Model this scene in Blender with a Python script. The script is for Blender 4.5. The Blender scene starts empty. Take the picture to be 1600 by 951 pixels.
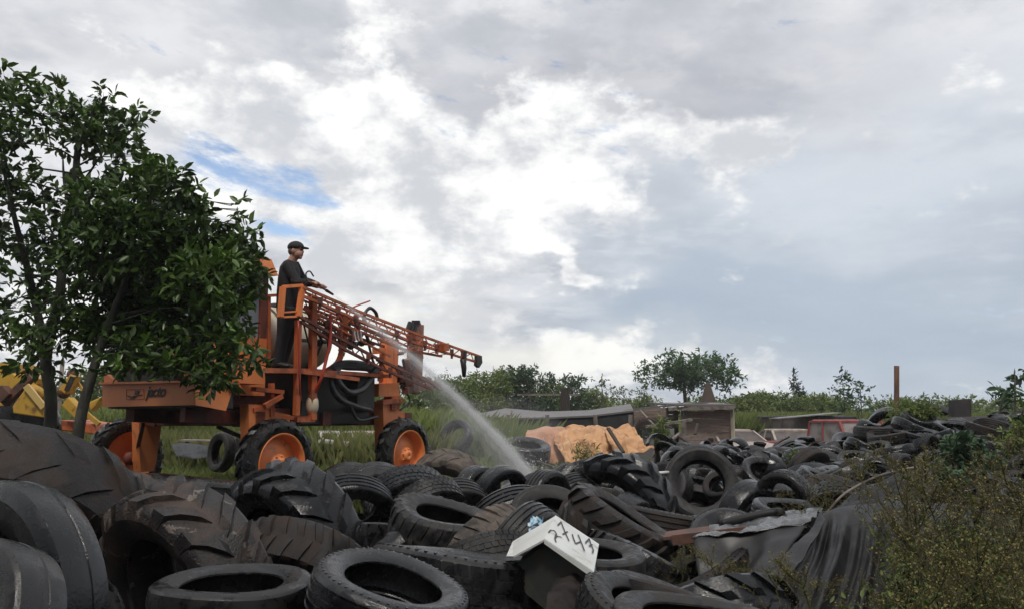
import bpy, bmesh, math, random
import numpy as np
from mathutils import Vector, Matrix, Quaternion, noise
from math import radians as R, sin, cos, pi, atan2, sqrt

SC = bpy.context.scene
COL = SC.collection

# ------------------------------------------------------------------ camera
EYE = Vector((0, 0, 1.15)); FOC = 1250.0; PITCH = R(7.95)
cam_d = bpy.data.cameras.new('camera'); cam = bpy.data.objects.new('camera', cam_d); COL.objects.link(cam)
cam.location = EYE; cam.rotation_euler = (pi/2 + PITCH, 0, 0)
cam_d.sensor_width = 36; cam_d.lens = FOC/1600*36; cam_d.clip_start = .05; cam_d.clip_end = 3000
SC.camera = cam

# ------------------------------------------------------------------ view and render settings
SC.view_settings.view_transform = 'Standard'; SC.view_settings.look = 'None'
SC.view_settings.exposure = 0.0; SC.view_settings.gamma = 1.0; SC.view_settings.use_curve_mapping = False
SC.render.engine = 'CYCLES'
cy = SC.cycles
cy.max_bounces = 5; cy.diffuse_bounces = 3; cy.glossy_bounces = 2; cy.transmission_bounces = 4; cy.transparent_max_bounces = 6
cy.volume_bounces = 1; cy.volume_step_rate = 2.0
cy.caustics_reflective = False; cy.caustics_refractive = False
cy.use_denoising = True; cy.use_adaptive_sampling = True; cy.adaptive_threshold = 0.02

# ------------------------------------------------------------------ helpers: pixels of the photograph to points of the place
def ray(px, py):
    dx = (px-800)/FOC; dy = (475.5-py)/FOC
    return Vector((dx, cos(PITCH)-sin(PITCH)*dy, sin(PITCH)+cos(PITCH)*dy))
def at(px, py, Y):
    d = ray(px, py); return EYE + d*(Y/d.y)
def atz(px, py, z):
    d = ray(px, py); return EYE + d*((z-EYE.z)/d.z)
def project(p):
    v = Vector(p)-EYE
    f = v.y*cos(PITCH)+v.z*sin(PITCH); u = -v.y*sin(PITCH)+v.z*cos(PITCH)
    return 800+FOC*v.x/f, 475.5-FOC*u/f
def sky_uv(px, py):
    d = ray(px, py).normalized(); return atan2(d.x, d.y), math.asin(d.z)

# ------------------------------------------------------------------ node helper
class NT:
    def __init__(s, tree): s.t = tree; s.n = tree.nodes; s.l = tree.links
    def node(s, typ, **kw):
        n = s.n.new(typ)
        for k, v in kw.items(): setattr(n, k, v)
        return n
    def put(s, sock, v):
        if v is None: return
        if isinstance(v, bpy.types.NodeSocket): s.l.new(v, sock)
        elif isinstance(v, (tuple, list)) and len(v) == 3 and sock.type == 'RGBA': sock.default_value = (*v, 1)
        else: sock.default_value = v
    def m(s, op, a, b=None, c=None, clamp=False):
        n = s.node('ShaderNodeMath', operation=op, use_clamp=clamp)
        for i, v in enumerate((a, b, c)): s.put(n.inputs[i], v)
        return n.outputs[0]
    def mix(s, f, a, b):
        n = s.node('ShaderNodeMix', data_type='RGBA', clamp_factor=True)
        s.put(n.inputs[0], f); s.put(n.inputs[6], a); s.put(n.inputs[7], b); return n.outputs[2]
    def step(s, v, lo, hi):
        n = s.node('ShaderNodeMapRange', interpolation_type='SMOOTHSTEP')
        s.put(n.inputs[0], v); s.put(n.inputs[1], lo); s.put(n.inputs[2], hi); return n.outputs[0]
    def noise(s, vec, scale, detail=4, rough=.55, dist=0, out=0):
        n = s.node('ShaderNodeTexNoise'); s.put(n.inputs['Vector'], vec)
        n.inputs['Scale'].default_value = scale; n.inputs['Detail'].default_value = detail
        n.inputs['Roughness'].default_value = rough; n.inputs['Distortion'].default_value = dist
        return n.outputs[out]
    def xyz(s, a, b, c):
        n = s.node('ShaderNodeCombineXYZ')
        for i, v in enumerate((a, b, c)): s.put(n.inputs[i], v)
        return n.outputs[0]

# ------------------------------------------------------------------ sun and sky
SUN_EL, SUN_AZ = R(60), R(180)      # azimuth clockwise from +Y (the view direction): high behind the camera
sun_d = bpy.data.lights.new('sun', 'SUN'); sun = bpy.data.objects.new('sun', sun_d); COL.objects.link(sun)
sun_d.energy = 2.0; sun_d.angle = R(12); sun_d.color = (1.0, .95, .87)
to_sun = Vector((sin(SUN_AZ)*cos(SUN_EL), cos(SUN_AZ)*cos(SUN_EL), sin(SUN_EL)))
sun.rotation_euler = to_sun.to_track_quat('Z', 'Y').to_euler(); sun.location = (0, 0, 30)

world = bpy.data.worlds.new('World'); SC.world = world; world.use_nodes = True
W = NT(world.node_tree); W.n.clear()
SKY_STRENGTH = 0.1
g_dir = W.node('ShaderNodeTexCoord').outputs['Generated']
sep = W.node('ShaderNodeSeparateXYZ'); W.put(sep.inputs[0], g_dir)
dx, dy, dz = sep.outputs
U = W.m('ARCTAN2', dx, dy); V = W.m('ARCSINE', dz)
den = W.m('ADD', W.m('MAXIMUM', dz, 0.0), .16)
plane = W.xyz(W.m('DIVIDE', dx, den), W.m('DIVIDE', dy, den), 0.0)
n_big = W.noise(plane, 1.5, 6, .58, .1)
n_mid = W.noise(plane, 3.4, 7, .6, .1)
flat = W.xyz(W.m('MULTIPLY', U, 1.0), W.m('MULTIPLY', V, 2.1), 4.3)
flat2 = W.xyz(W.m('MULTIPLY', U, 1.0), W.m('MULTIPLY', V, 1.55), 2.1)
n_puff = W.noise(flat2, 8.5, 9, .60, .05)
n_soft = W.noise(flat, 3.0, 3, .5, .2)
n_wob = W.noise(flat, 5.0, 4, .55, 0, 1)
wsep = W.node('ShaderNodeSeparateColor'); W.put(wsep.inputs[0], n_wob)
Uw = W.m('MULTIPLY_ADD', W.m('SUBTRACT', wsep.outputs[0], .5), .30, U)
Vw = W.m('MULTIPLY_ADD', W.m('SUBTRACT', wsep.outputs[1], .5), .20, V)
def blob(px, py, rx, ry, rot=0.0, k=1.0, warp=True):
    """soft elliptical patch of sky round the direction of a photo pixel, 1 in the middle"""
    u0, v0 = sky_uv(px, py)
    a = W.m('SUBTRACT', Uw if warp else U, u0); b = W.m('SUBTRACT', Vw if warp else V, v0)
    c, s = cos(rot), sin(rot)
    a2 = W.m('MULTIPLY', W.m('ADD', W.m('MULTIPLY', a, c), W.m('MULTIPLY', b, s)), FOC/rx)
    b2 = W.m('MULTIPLY', W.m('SUBTRACT', W.m('MULTIPLY', b, c), W.m('MULTIPLY', a, s)), FOC/ry)
    q = W.m('ADD', W.m('MULTIPLY', a2, a2), W.m('MULTIPLY', b2, b2))
    return W.m('MULTIPLY', W.m('EXPONENT', W.m('MULTIPLY', q, -1.0)), k)
def total(bl):
    r = bl[0]
    for x in bl[1:]: r = W.m('ADD', r, x)
    return r
# grey deck with slow light and dark
deck = W.mix(W.step(n_big, .38, .60), (.545, .57, .62), (.83, .84, .87))
deck = W.mix(W.m('MULTIPLY', W.step(n_mid, .48, .64), .65), deck, (.92, .92, .935))
# heavier blue-grey mass low on the right
rain = total([blob(1330, 470, 330, 150, 0, 1.0), blob(1080, 500, 200, 90, 0, .7), blob(1600, 560, 220, 90, 0, .5)])
deck = W.mix(W.m('MINIMUM', W.m('MULTIPLY', rain, W.m('MULTIPLY_ADD', n_soft, .9, .42)), .92), deck, (.42, .50, .605))
# paler veil toward the right and the lower right horizon
veil = total([blob(1500, 260, 330, 170, 0, .75), blob(1480, 610, 380, 55, 0, .75), blob(1150, 300, 200, 110, 0, .5)])
deck = W.mix(W.m('MULTIPLY', veil, .72), deck, (.62, .69, .775))
shade = total([blob(860, 120, 210, 70, .1, .75), blob(330, 120, 250, 40, 0, .45), blob(1230, 130, 260, 80, 0, .45), blob(1090, 170, 90, 40, 0, .4), blob(540, 140, 60, 30, 0, .4), blob(830, 230, 150, 45, 0, .4)])
deck = W.mix(W.m('MULTIPLY', shade, .85), deck, (.46, .47, .52))
# bright cumulus
white = total([blob(650, 250, 330, 95, .12, 1.05), blob(330, 180, 150, 50, .2, .8), blob(180, 90, 170, 45, 0, .35), blob(700, 330, 260, 80, 0, .75),
               blob(930, 215, 150, 50, 0, .6), blob(1080, 245, 110, 50, .2, .55), blob(960, 80, 60, 45, .6, .6), blob(1020, 130, 40, 40, 0, .5), blob(490, 130, 110, 45, 0, .75), blob(585, 40, 60, 50, 0, .45), blob(880, 408, 60, 16, 0, .95),
               blob(640, 450, 330, 50, 0, .62), blob(560, 390, 160, 60, 0, .45), blob(840, 560, 330, 50, 0, .95), blob(560, 540, 300, 60, 0, .55), blob(20, 470, 220, 130, 0, 1.0), blob(1140, 600, 150, 30, 0, .3)])
wmask = W.step(W.m('ADD', W.m('MULTIPLY', white, .95), W.m('MULTIPLY', W.m('SUBTRACT', n_puff, .5), 3.6)), .30, .88)
n_bod = W.noise(flat2, 7.0, 8, .6, .05)
body = W.mix(W.step(n_bod, .40, .58), (.66, .68, .72), (1.05, 1.05, 1.04))
cloud = W.mix(wmask, deck, body)
# a warm-white glow low in the middle
glow = total([blob(800, 560, 280, 38, 0, .7), blob(520, 500, 200, 60, 0, .3)])
cloud = W.mix(W.m('MULTIPLY', glow, .8), cloud, (1.04, 1.02, .93))
# unseen sky behind the camera, darkening added to keep the tyre fronts dark
back_dim = W.step(dy, .25, -.55)
cloud = W.mix(back_dim, cloud, (.40, .41, .44))
low_back_dim = W.m('MULTIPLY', back_dim, W.m('SUBTRACT', 1.0, W.step(dz, .05, .42)))  # dark low band added in place of unseen trees and heap behind the camera
cloud = W.mix(low_back_dim, cloud, (.13, .14, .155))
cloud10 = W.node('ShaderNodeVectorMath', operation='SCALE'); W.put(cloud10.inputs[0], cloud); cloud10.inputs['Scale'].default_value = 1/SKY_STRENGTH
# gaps of clear sky
nish = W.node('ShaderNodeTexSky', sky_type='NISHITA', sun_disc=False, sun_elevation=SUN_EL, sun_rotation=SUN_AZ, altitude=300, air_density=1.0, dust_density=.4, ozone_density=2.5)
deep = W.node('ShaderNodeMix', data_type='RGBA', blend_type='MULTIPLY'); deep.inputs[0].default_value = 1
W.put(deep.inputs[6], nish.outputs[0]); deep.inputs[7].default_value = (1.9, 1.75, 1.65, 1)
gap = total([blob(x, y, rx, ry, ro, k, False) for x, y, rx, ry, ro, k in ((318, 228, 42, 26, -.3, 1.05), (352, 250, 50, 20, -.5, .95), (410, 262, 80, 13, -.22, .7), (448, 300, 75, 20, -.2, 1.0), (500, 322, 55, 16, -.1, .8), (432, 352, 45, 17, -.3, 1.0), (478, 362, 40, 9, 0, .5), (470, 276, 50, 10, -.2, .6))])
n_streak = W.noise(W.xyz(W.m('MULTIPLY', U, 1.0), W.m('MULTIPLY_ADD', U, .55, W.m('MULTIPLY', V, 2.9)), 1.7), 11.0, 9, .66, .12)
gmask = W.m('MULTIPLY', W.step(W.m('ADD', W.m('MULTIPLY', W.m('MINIMUM', gap, 1.0), 1.0), W.m('MULTIPLY', W.m('SUBTRACT', n_streak, .5), 3.6)), .34, 1.30), .95)
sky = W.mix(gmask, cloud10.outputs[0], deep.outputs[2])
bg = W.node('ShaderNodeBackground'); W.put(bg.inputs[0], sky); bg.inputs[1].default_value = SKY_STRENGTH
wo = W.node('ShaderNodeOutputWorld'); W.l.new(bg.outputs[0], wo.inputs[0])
world.cycles.sampling_method = 'MANUAL'; world.cycles.sample_map_resolution = 512

# ------------------------------------------------------------------ materials
def mat(name, base, rough=.6, metal=0.0, spec=.5, second=None, nscale=6.0, lo=.45, hi=.62, amount=1.0,
        third=None, tscale=1.5, tlo=.5, thi=.7, bump=0.0, bscale=30.0, rough2=None, per_object=0.0, stretch=None, coat=0.0):
    m = bpy.data.materials.new(name); m.use_nodes = True
    T = NT(m.node_tree); b = T.n['Principled BSDF']
    tc = T.node('ShaderNodeTexCoord').outputs['Object']
    inf = T.node('ShaderNodeObjectInfo')
    off = T.node('ShaderNodeVectorMath', operation='ADD'); T.put(off.inputs[0], tc)
    sc = T.node('ShaderNodeVectorMath', operation='SCALE'); T.put(sc.inputs[0], inf.outputs['Location']); sc.inputs['Scale'].default_value = 3.7
    T.put(off.inputs[1], sc.outputs[0])
    vec = off.outputs[0]
    if stretch:
        mp = T.node('ShaderNodeMapping'); T.put(mp.inputs[0], vec); mp.inputs['Scale'].default_value = stretch; vec = mp.outputs[0]
    col = None; f = None
    if second is not None:
        f = T.m('MULTIPLY', T.step(T.noise(vec, nscale, 6, .62), lo, hi), amount)
        if per_object: f = T.m('MULTIPLY', f, T.m('MULTIPLY_ADD', inf.outputs['Random'], 2*per_object, 1-per_object), clamp=True)
        col = T.mix(f, base, second)
    if third is not None:
        f3 = T.step(T.noise(vec, tscale, 5, .6, .4), tlo, thi)
        if per_object: f3 = T.m('MULTIPLY', f3, inf.outputs['Random'])
        col = T.mix(f3, col if col is not None else base, third)
    T.put(b.inputs['Base Color'], col if col is not None else base)
    if rough2 is not None and f is not None:
        T.put(b.inputs['Roughness'], T.m('MULTIPLY_ADD', f, rough2-rough, rough))
    else: b.inputs['Roughness'].default_value = rough
    b.inputs['Metallic'].default_value = metal; b.inputs['Specular IOR Level'].default_value = spec
    b.inputs['Coat Weight'].default_value = coat; b.inputs['Coat Roughness'].default_value = .25
    if bump:
        bn = T.node('ShaderNodeBump'); bn.inputs['Strength'].default_value = bump; bn.inputs['Distance'].default_value = .02
        T.put(bn.inputs['Height'], T.noise(vec, bscale, 5, .65)); T.l.new(bn.outputs[0], b.inputs['Normal'])
    return m

def leaf_mat(name, dark, light, rough=.45, trans=.25, spec=.45):
    """per-leaf tint comes from a face attribute: young and old leaves"""
    m = bpy.data.materials.new(name); m.use_nodes = True
    T = NT(m.node_tree); b = T.n['Principled BSDF']
    a = T.node('ShaderNodeAttribute', attribute_name='tint').outputs['Fac']
    col = T.mix(a, dark, light)
    T.put(b.inputs['Base Color'], col); b.inputs['Roughness'].default_value = rough; b.inputs['Specular IOR Level'].default_value = spec
    tr = T.node('ShaderNodeBsdfTranslucent'); T.put(tr.inputs[0], col)
    mx = T.node('ShaderNodeMixShader'); mx.inputs[0].default_value = trans
    T.l.new(b.outputs[0], mx.inputs[1]); T.l.new(tr.outputs[0], mx.inputs[2])
    T.l.new(mx.outputs[0], T.n['Material Output'].inputs[0])
    return m

M = {}
M['rubber'] = mat('rubber', (.004, .004, .0045), .17, second=(.012, .0115, .011), nscale=4, lo=.42, hi=.60, rough2=.52, per_object=.6, bump=.16, bscale=60, third=(.036, .030, .025), tscale=2.2, tlo=.56, thi=.80, spec=.5)
M['wet_rubber'] = mat('wet_rubber', (.004, .0045, .0055), .13, second=(.008, .0085, .010), nscale=5, lo=.46, hi=.62, rough2=.42, per_object=.5, bump=.2, bscale=36, spec=.5)
M['brown_rubber'] = mat('brown_rubber', (.011, .009, .008), .28, second=(.038, .026, .021), nscale=4, lo=.42, hi=.66, rough2=.75, spec=.3, per_object=.4, bump=.4, bscale=50, third=(.020, .018, .018), tscale=3, tlo=.5, thi=.66)
M['grey_rubber'] = mat('grey_rubber', (.012, .012, .013), .28, second=(.036, .033, .030), nscale=6, lo=.40, hi=.64, spec=.3, rough2=.7, per_object=.4, bump=.25, bscale=60)
M['clay_rubber'] = mat('clay_rubber', (.070, .055, .045), .60, second=(.14, .112, .092), nscale=7, lo=.4, hi=.65, rough2=.85, bump=.35, bscale=50, third=(.03, .027, .026), tscale=3, tlo=.52, thi=.7)
M['torn_rubber'] = mat('torn_rubber', (.013, .0105, .010), .36, second=(.060, .040, .031), nscale=3, lo=.44, hi=.62, rough2=.6, bump=.5, bscale=45, third=(.15, .12, .10), tscale=5.5, tlo=.615, thi=.645)
M['orange'] = mat('orange_paint', (.84, .26, .080), .45, second=(.66, .195, .064), nscale=2.5, lo=.45, hi=.75, third=(.30, .11, .055), tscale=4.5, tlo=.57, thi=.76, bump=.08, bscale=40, rough2=.6)
M['rust_orange'] = mat('weathered_orange_paint', (.54, .135, .042), .5, second=(.26, .080, .038), nscale=5, lo=.42, hi=.66, bump=.12, bscale=40, rough2=.75)
M['dark_orange'] = mat('oxide_red_paint', (.20, .050, .030), .6, second=(.09, .035, .026), nscale=4, lo=.42, hi=.65, bump=.1)
M['black_steel'] = mat('black_steel', (.018, .017, .017), .5, second=(.05, .042, .036), nscale=6, lo=.48, hi=.7, rough2=.75)
M['steel'] = mat('bare_steel', (.30, .29, .28), .4, metal=.7, second=(.16, .11, .08), nscale=8)
M['tank'] = mat('cream_tank_plastic', (.58, .50, .37), .5, second=(.42, .34, .24), nscale=2.5, lo=.42, hi=.7, third=(.28, .20, .13), tscale=4, tlo=.58, thi=.75)
M['hose'] = mat('black_hose', (.020, .022, .027), .38, second=(.04, .04, .042), nscale=10)
M['red_hose'] = mat('red_hose', (.40, .045, .022), .45)
M['bumper_orange'] = mat('faded_orange_paint', (.88, .285, .085), .45, second=(.74, .23, .07), nscale=1.5, lo=.42, hi=.7, third=(.42, .15, .06), tscale=9, tlo=.66, thi=.74)
M['ribbed_sheet'] = mat('ribbed_grey_sheet', (.07, .075, .08), .8, spec=.1, second=(.04, .042, .045), nscale=4)
M['yellow'] = mat('yellow_paint', (.56, .335, .045), .5, second=(.42, .23, .04), nscale=3, lo=.45, hi=.7, third=(.16, .085, .035), tscale=4, tlo=.56, thi=.72, rough2=.7)
M['glass'] = mat('cab_glass', (.30, .36, .42), .06, spec=.8, second=(.36, .40, .45), nscale=2)
M['dusty_glass'] = mat('dusty_glass', (.085, .073, .068), .45, second=(.14, .12, .11), nscale=4, lo=.35, hi=.7, rough2=.6, spec=.3)
M['decal'] = mat('black_decal', (.012, .010, .012), .5)
M['white_paint'] = mat('white_enamel', (.66, .67, .64), .32, second=(.56, .57, .54), nscale=4, lo=.4, hi=.7, third=(.36, .30, .23), tscale=8, tlo=.57, thi=.72, bump=.03, bscale=14)
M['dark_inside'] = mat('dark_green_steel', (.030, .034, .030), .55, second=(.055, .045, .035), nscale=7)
M['ink'] = mat('marker_ink', (.02, .02, .022), .5, second=(.06, .06, .06), nscale=60, lo=.5, hi=.7)
M['blue_film'] = mat('pale_blue_plastic', (.25, .46, .62), .25, second=(.55, .66, .72), nscale=25, lo=.42, hi=.6)
M['black_sheet'] = mat('black_plastic_sheet', (.009, .009, .010), .45, second=(.022, .021, .021), nscale=3, lo=.42, hi=.66, rough2=.6, bump=.25, bscale=9, spec=.28)
M['silver_sheet'] = mat('shiny_grey_plastic_sheet', (.11, .113, .118), .22, second=(.05, .05, .054), nscale=6, lo=.45, hi=.65, bump=.6, bscale=12, spec=.7)
M['slab'] = mat('near_black_board', (.016, .014, .014), .85, second=(.030, .025, .023), nscale=5, bump=.2)  # near-black base with slightly lighter noise
M['grey_panel'] = mat('grey_plastic_panel', (.020, .019, .021), .45, second=(.013, .012, .012), nscale=2, lo=.4, hi=.7, bump=.08, bscale=6)
M['rust'] = mat('rusty_steel', (.13, .060, .040), .75, second=(.075, .04, .032), nscale=8, bump=.2)
M['orange_sheet'] = mat('orange_plastic_sheet', (.58, .32, .15), .5, second=(.34, .16, .075), nscale=4, lo=.46, hi=.66, bump=.6, bscale=9, third=(.66, .44, .24), tscale=5, tlo=.56, thi=.7)
M['pink_sheet'] = mat('faded_pink_sheet', (.50, .26, .155), .5, second=(.36, .18, .11), nscale=4, bump=.3, bscale=8)
M['brown_cloth'] = mat('brown_rubber_flap', (.015, .012, .0115), .8, spec=.2, second=(.032, .026, .024), nscale=6, bump=.2, bscale=30)
M['plank'] = mat('weathered_planks', (.29, .215, .18), .8, second=(.18, .135, .115), nscale=5, lo=.4, hi=.66, bump=.3, bscale=18, stretch=(.5, .5, 5), third=(.40, .32, .28), tscale=3, tlo=.54, thi=.7)
M['grey_wood'] = mat('grey_wood', (.22, .185, .16), .85, second=(.12, .10, .09), nscale=7, bump=.3, bscale=25)
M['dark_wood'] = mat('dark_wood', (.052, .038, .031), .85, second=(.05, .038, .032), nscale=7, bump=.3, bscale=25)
M['post_wood'] = mat('post_wood', (.23, .125, .075), .8, second=(.12, .065, .045), nscale=6, stretch=(1, 1, .2), bump=.3, bscale=30)
M['roof_sheet'] = mat('old_roof_sheet', (.14, .135, .14), .6, second=(.15, .12, .11), nscale=4, bump=.1)
M['bark'] = mat('bark', (.034, .033, .027), .85, second=(.070, .068, .052), nscale=14, bump=.6, bscale=40, stretch=(1, 1, .4), third=(.045, .06, .03), tscale=3, tlo=.5, thi=.68)
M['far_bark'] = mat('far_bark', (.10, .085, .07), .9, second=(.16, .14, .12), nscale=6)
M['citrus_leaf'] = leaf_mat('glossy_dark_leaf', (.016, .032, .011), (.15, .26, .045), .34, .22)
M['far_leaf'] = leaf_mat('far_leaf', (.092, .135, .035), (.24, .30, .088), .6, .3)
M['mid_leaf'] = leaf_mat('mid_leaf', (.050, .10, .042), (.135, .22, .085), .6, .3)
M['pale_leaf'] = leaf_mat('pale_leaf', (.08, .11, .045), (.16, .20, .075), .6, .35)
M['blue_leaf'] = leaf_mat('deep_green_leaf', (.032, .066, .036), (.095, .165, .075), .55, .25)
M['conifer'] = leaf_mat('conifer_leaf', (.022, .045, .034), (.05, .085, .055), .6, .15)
M['weed_leaf'] = leaf_mat('weed_leaf', (.050, .062, .018), (.16, .18, .045), .6, .3)
M['weed_flower'] = leaf_mat('weed_flower', (.11, .095, .03), (.32, .27, .08), .7, .3)
M['herb_leaf'] = leaf_mat('herb_leaf', (.048, .075, .02), (.15, .20, .05), .55, .3)
M['weed_stem'] = mat('weed_stem', (.065, .058, .026), .7, second=(.10, .07, .035), nscale=10)
M['grass'] = leaf_mat('grass_blade', (.10, .14, .030), (.27, .32, .10), .6, .35)
M['dry_grass'] = leaf_mat('dry_grass_blade', (.11, .13, .04), (.25, .26, .095), .7, .35)
M['ground'] = mat('soil', (.020, .017, .015), .9, second=(.036, .030, .024), nscale=1.2, bump=.5, bscale=6)
M['skin'] = mat('skin', (.46, .25, .18), .5, second=(.40, .20, .14), nscale=20)
M['dark_shirt'] = mat('dark_shirt', (.010, .009, .012), .85, second=(.018, .016, .019), nscale=12, bump=.2, bscale=30)
M['navy'] = mat('navy_trousers', (.008, .009, .014), .85, second=(.015, .016, .022), nscale=10, bump=.2, bscale=30)
M['boot'] = mat('black_boot', (.012, .011, .011), .45)
M['cap'] = mat('black_cap', (.013, .013, .015), .75)
M['hair'] = mat('grey_brown_hair', (.09, .07, .055), .8)
M['red_car'] = mat('faded_red_paint', (.29, .068, .062), .55, second=(.19, .055, .05), nscale=4, rough2=.6)
M['pink_car'] = mat('faded_beige_paint', (.42, .36, .33), .45, second=(.30, .24, .22), nscale=5, rough2=.6)
M['cream_car'] = mat('dull_cream_paint', (.40, .36, .30), .5, second=(.26, .22, .19), nscale=5, rough2=.65)
M['dark_van'] = mat('dark_van_paint', (.035, .036, .038), .5, second=(.06, .05, .046), nscale=5)
M['white_rust'] = mat('white_panel_with_rust', (.52, .50, .47), .5, second=(.34, .25, .2), nscale=5)
M['pale_glass'] = mat('pale_dusty_glass', (.27, .25, .235), .35, second=(.16, .14, .13), nscale=3, spec=.4)
M['chrome'] = mat('pale_plastic', (.62, .62, .62), .3)
M['grey_car'] = mat('dull_grey_paint', (.23, .22, .21), .5, second=(.15, .14, .13), nscale=4)
# ------------------------------------------------------------------ mesh builder
class MB:
    def __init__(s): s.v = []; s.f = []; s.sm = []
    def add(s, vs, fs, smooth=False):
        n = len(s.v); s.v += [tuple(v) for v in vs]; s.f += [tuple(i+n for i in f) for f in fs]; s.sm += [smooth]*len(fs); return s
    def hexa(s, p):          # 8 corners: 0-3 one end, 4-7 other end
        return s.add(p, [(0,3,2,1),(4,5,6,7),(0,1,5,4),(1,2,6,5),(2,3,7,6),(3,0,4,7)])
    def box(s, c, size, rot=None):
        c = Vector(c); h = [x/2 for x in size]
        p = [Vector((sx*h[0], sy*h[1], sz*h[2])) for sz in (-1, 1) for sx, sy in ((-1,-1),(1,-1),(1,1),(-1,1))]
        if rot is not None: p = [rot @ q for q in p]
        return s.hexa([c+q for q in p])
    def beam(s, a, b, w, h=None, up=(0, 0, 1)):
        a = Vector(a); b = Vector(b); h = h or w; d = (b-a).normalized(); up = Vector(up)
        if abs(d.dot(up)) > .97: up = Vector((.6, .8, 0))
        x = d.cross(up).normalized(); y = x.cross(d).normalized()
        o = [x*(-w/2)+y*(-h/2), x*(w/2)+y*(-h/2), x*(w/2)+y*(h/2), x*(-w/2)+y*(h/2)]
        return s.hexa([a+q for q in o]+[b+q for q in o])
    def tube(s, pts, r, n=6, caps=True, smooth=True, flat=1.0):
        pts = [Vector(p) for p in pts]; k = len(pts); rr = r if isinstance(r, (list, tuple)) else [r]*k
        vs = []; x = None
        for i, p in enumerate(pts):
            d = (pts[min(i+1, k-1)]-pts[max(i-1, 0)]).normalized()
            if x is None:
                x = d.cross(Vector((.31, .22, .93)))
                if x.length < .1: x = d.cross(Vector((1, 0, 0)))
            x = (x-d*x.dot(d)).normalized(); y = d.cross(x)
            for j in range(n):
                t = 2*pi*j/n; vs.append(p+x*(cos(t)*rr[i])+y*(sin(t)*rr[i]*flat))
        fs = [(i*n+j, i*n+(j+1) % n, (i+1)*n+(j+1) % n, (i+1)*n+j) for i in range(k-1) for j in range(n)]
        if caps: fs += [tuple(range(n-1, -1, -1)), tuple((k-1)*n+j for j in range(n))]
        return s.add(vs, fs, smooth)
    def prism(s, poly, d):   # polygon of 3D points pushed along vector d
        n = len(poly); d = Vector(d); a = [Vector(p) for p in poly]; vs = a+[p+d for p in a]
        fs = [tuple(range(n)), tuple(range(2*n-1, n-1, -1))]+[(i, i+n, (i+1) % n+n, (i+1) % n) for i in range(n)]
        return s.add(vs, fs)
    def lathe(s, prof, n=48, origin=(0, 0, 0), axis=(0, 0, 1), closed=False, smooth=True):
        q = Vector((0, 0, 1)).rotation_difference(Vector(axis)); o = Vector(origin); k = len(prof); vs = []
        for j in range(n):
            t = 2*pi*j/n
            for r, z in prof: vs.append(o+q @ Vector((r*cos(t), r*sin(t), z)))
        fs = []
        for j in range(n):
            j2 = (j+1) % n
            for i in range(k if closed else k-1):
                i2 = (i+1) % k; fs.append((j*k+i, j2*k+i, j2*k+i2, j*k+i2))
        return s.add(vs, fs, smooth)
    def ball(s, c, r, n=8, sc=(1, 1, 1)):
        prof = [(max(.0001, sin(pi*i/n))*r, -cos(pi*i/n)*r) for i in range(n+1)]
        c = Vector(c); b = MB().lathe(prof, n*2)
        return s.add([c+Vector((v[0]*sc[0], v[1]*sc[1], v[2]*sc[2])) for v in b.v], b.f, True)
    def mesh(s, name, mt, loc=(0, 0, 0)):
        loc = Vector(loc); me = bpy.data.meshes.new(name)
        me.from_pydata([tuple(Vector(v)-loc) for v in s.v], [], s.f); me.materials.append(mt)
        me.polygons.foreach_set('use_smooth', s.sm); me.update(); return me
    def build(s, name, mt, parent=None, loc=None, fix=True):
        """link as one object; vertices are world points, the object's origin is loc (or the parent's)"""
        o0 = Vector(loc) if loc is not None else (Vector(parent.matrix_world.translation) if parent else Vector((0, 0, 0)))
        me = s.mesh(name, mt, o0)
        if fix:
            bm = bmesh.new(); bm.from_mesh(me); bmesh.ops.recalc_face_normals(bm, faces=bm.faces); bm.to_mesh(me); bm.free()
        o = bpy.data.objects.new(name, me); COL.objects.link(o)
        if parent is not None:
            o.parent = parent; o.location = o0-Vector(parent.matrix_world.translation)
        else: o.location = o0
        o.matrix_world = Matrix.Translation(o0) if parent is None else parent.matrix_world @ Matrix.Translation(o.location)
        if parent is not None: o.matrix_parent_inverse = Matrix.Identity(4); o.matrix_basis = Matrix.Translation(o0-Vector(parent.matrix_world.translation))
        return o

def tag(o, label=None, cat=None, group=None, kind=None):
    if label: o['label'] = label
    if cat: o['category'] = cat
    if group: o['group'] = group
    if kind: o['kind'] = kind
    return o
def empty(name, loc, label, cat, group=None):
    o = bpy.data.objects.new(name, None); COL.objects.link(o); o.location = loc
    o.matrix_world = Matrix.Translation(Vector(loc)); o.empty_display_size = .2
    return tag(o, label, cat, group)
def copy_tree(o, loc, rotz=0.0, scale=1.0, label=None):
    c = o.copy(); COL.objects.link(c); c.location = loc; c.rotation_euler = (0, 0, rotz); c.scale = (scale,)*3
    if label: c['label'] = label
    for ch in o.children:
        d = ch.copy(); COL.objects.link(d); d.parent = c
        for g in ch.children:
            e = g.copy(); COL.objects.link(e); e.parent = d
    return c
def sm(x, a, b):
    t = min(1, max(0, (x-a)/(b-a))); return t*t*(3-2*t)
def lerp(a, b, t): return a+(b-a)*t
def curve(pts, n=16):
    """smooth line through points (Catmull-Rom)"""
    p = [Vector(q) for q in pts]; p = [p[0]*2-p[1]]+p+[p[-1]*2-p[-2]]; out = []
    for i in range(1, len(p)-2):
        for k in range(n):
            t = k/n; a, b, c, d = p[i-1], p[i], p[i+1], p[i+2]
            out.append(.5*((2*b)+(c-a)*t+(2*a-5*b+4*c-d)*t*t+(3*b-a-3*c+d)*t**3))
    return out+[p[-2]]

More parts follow.
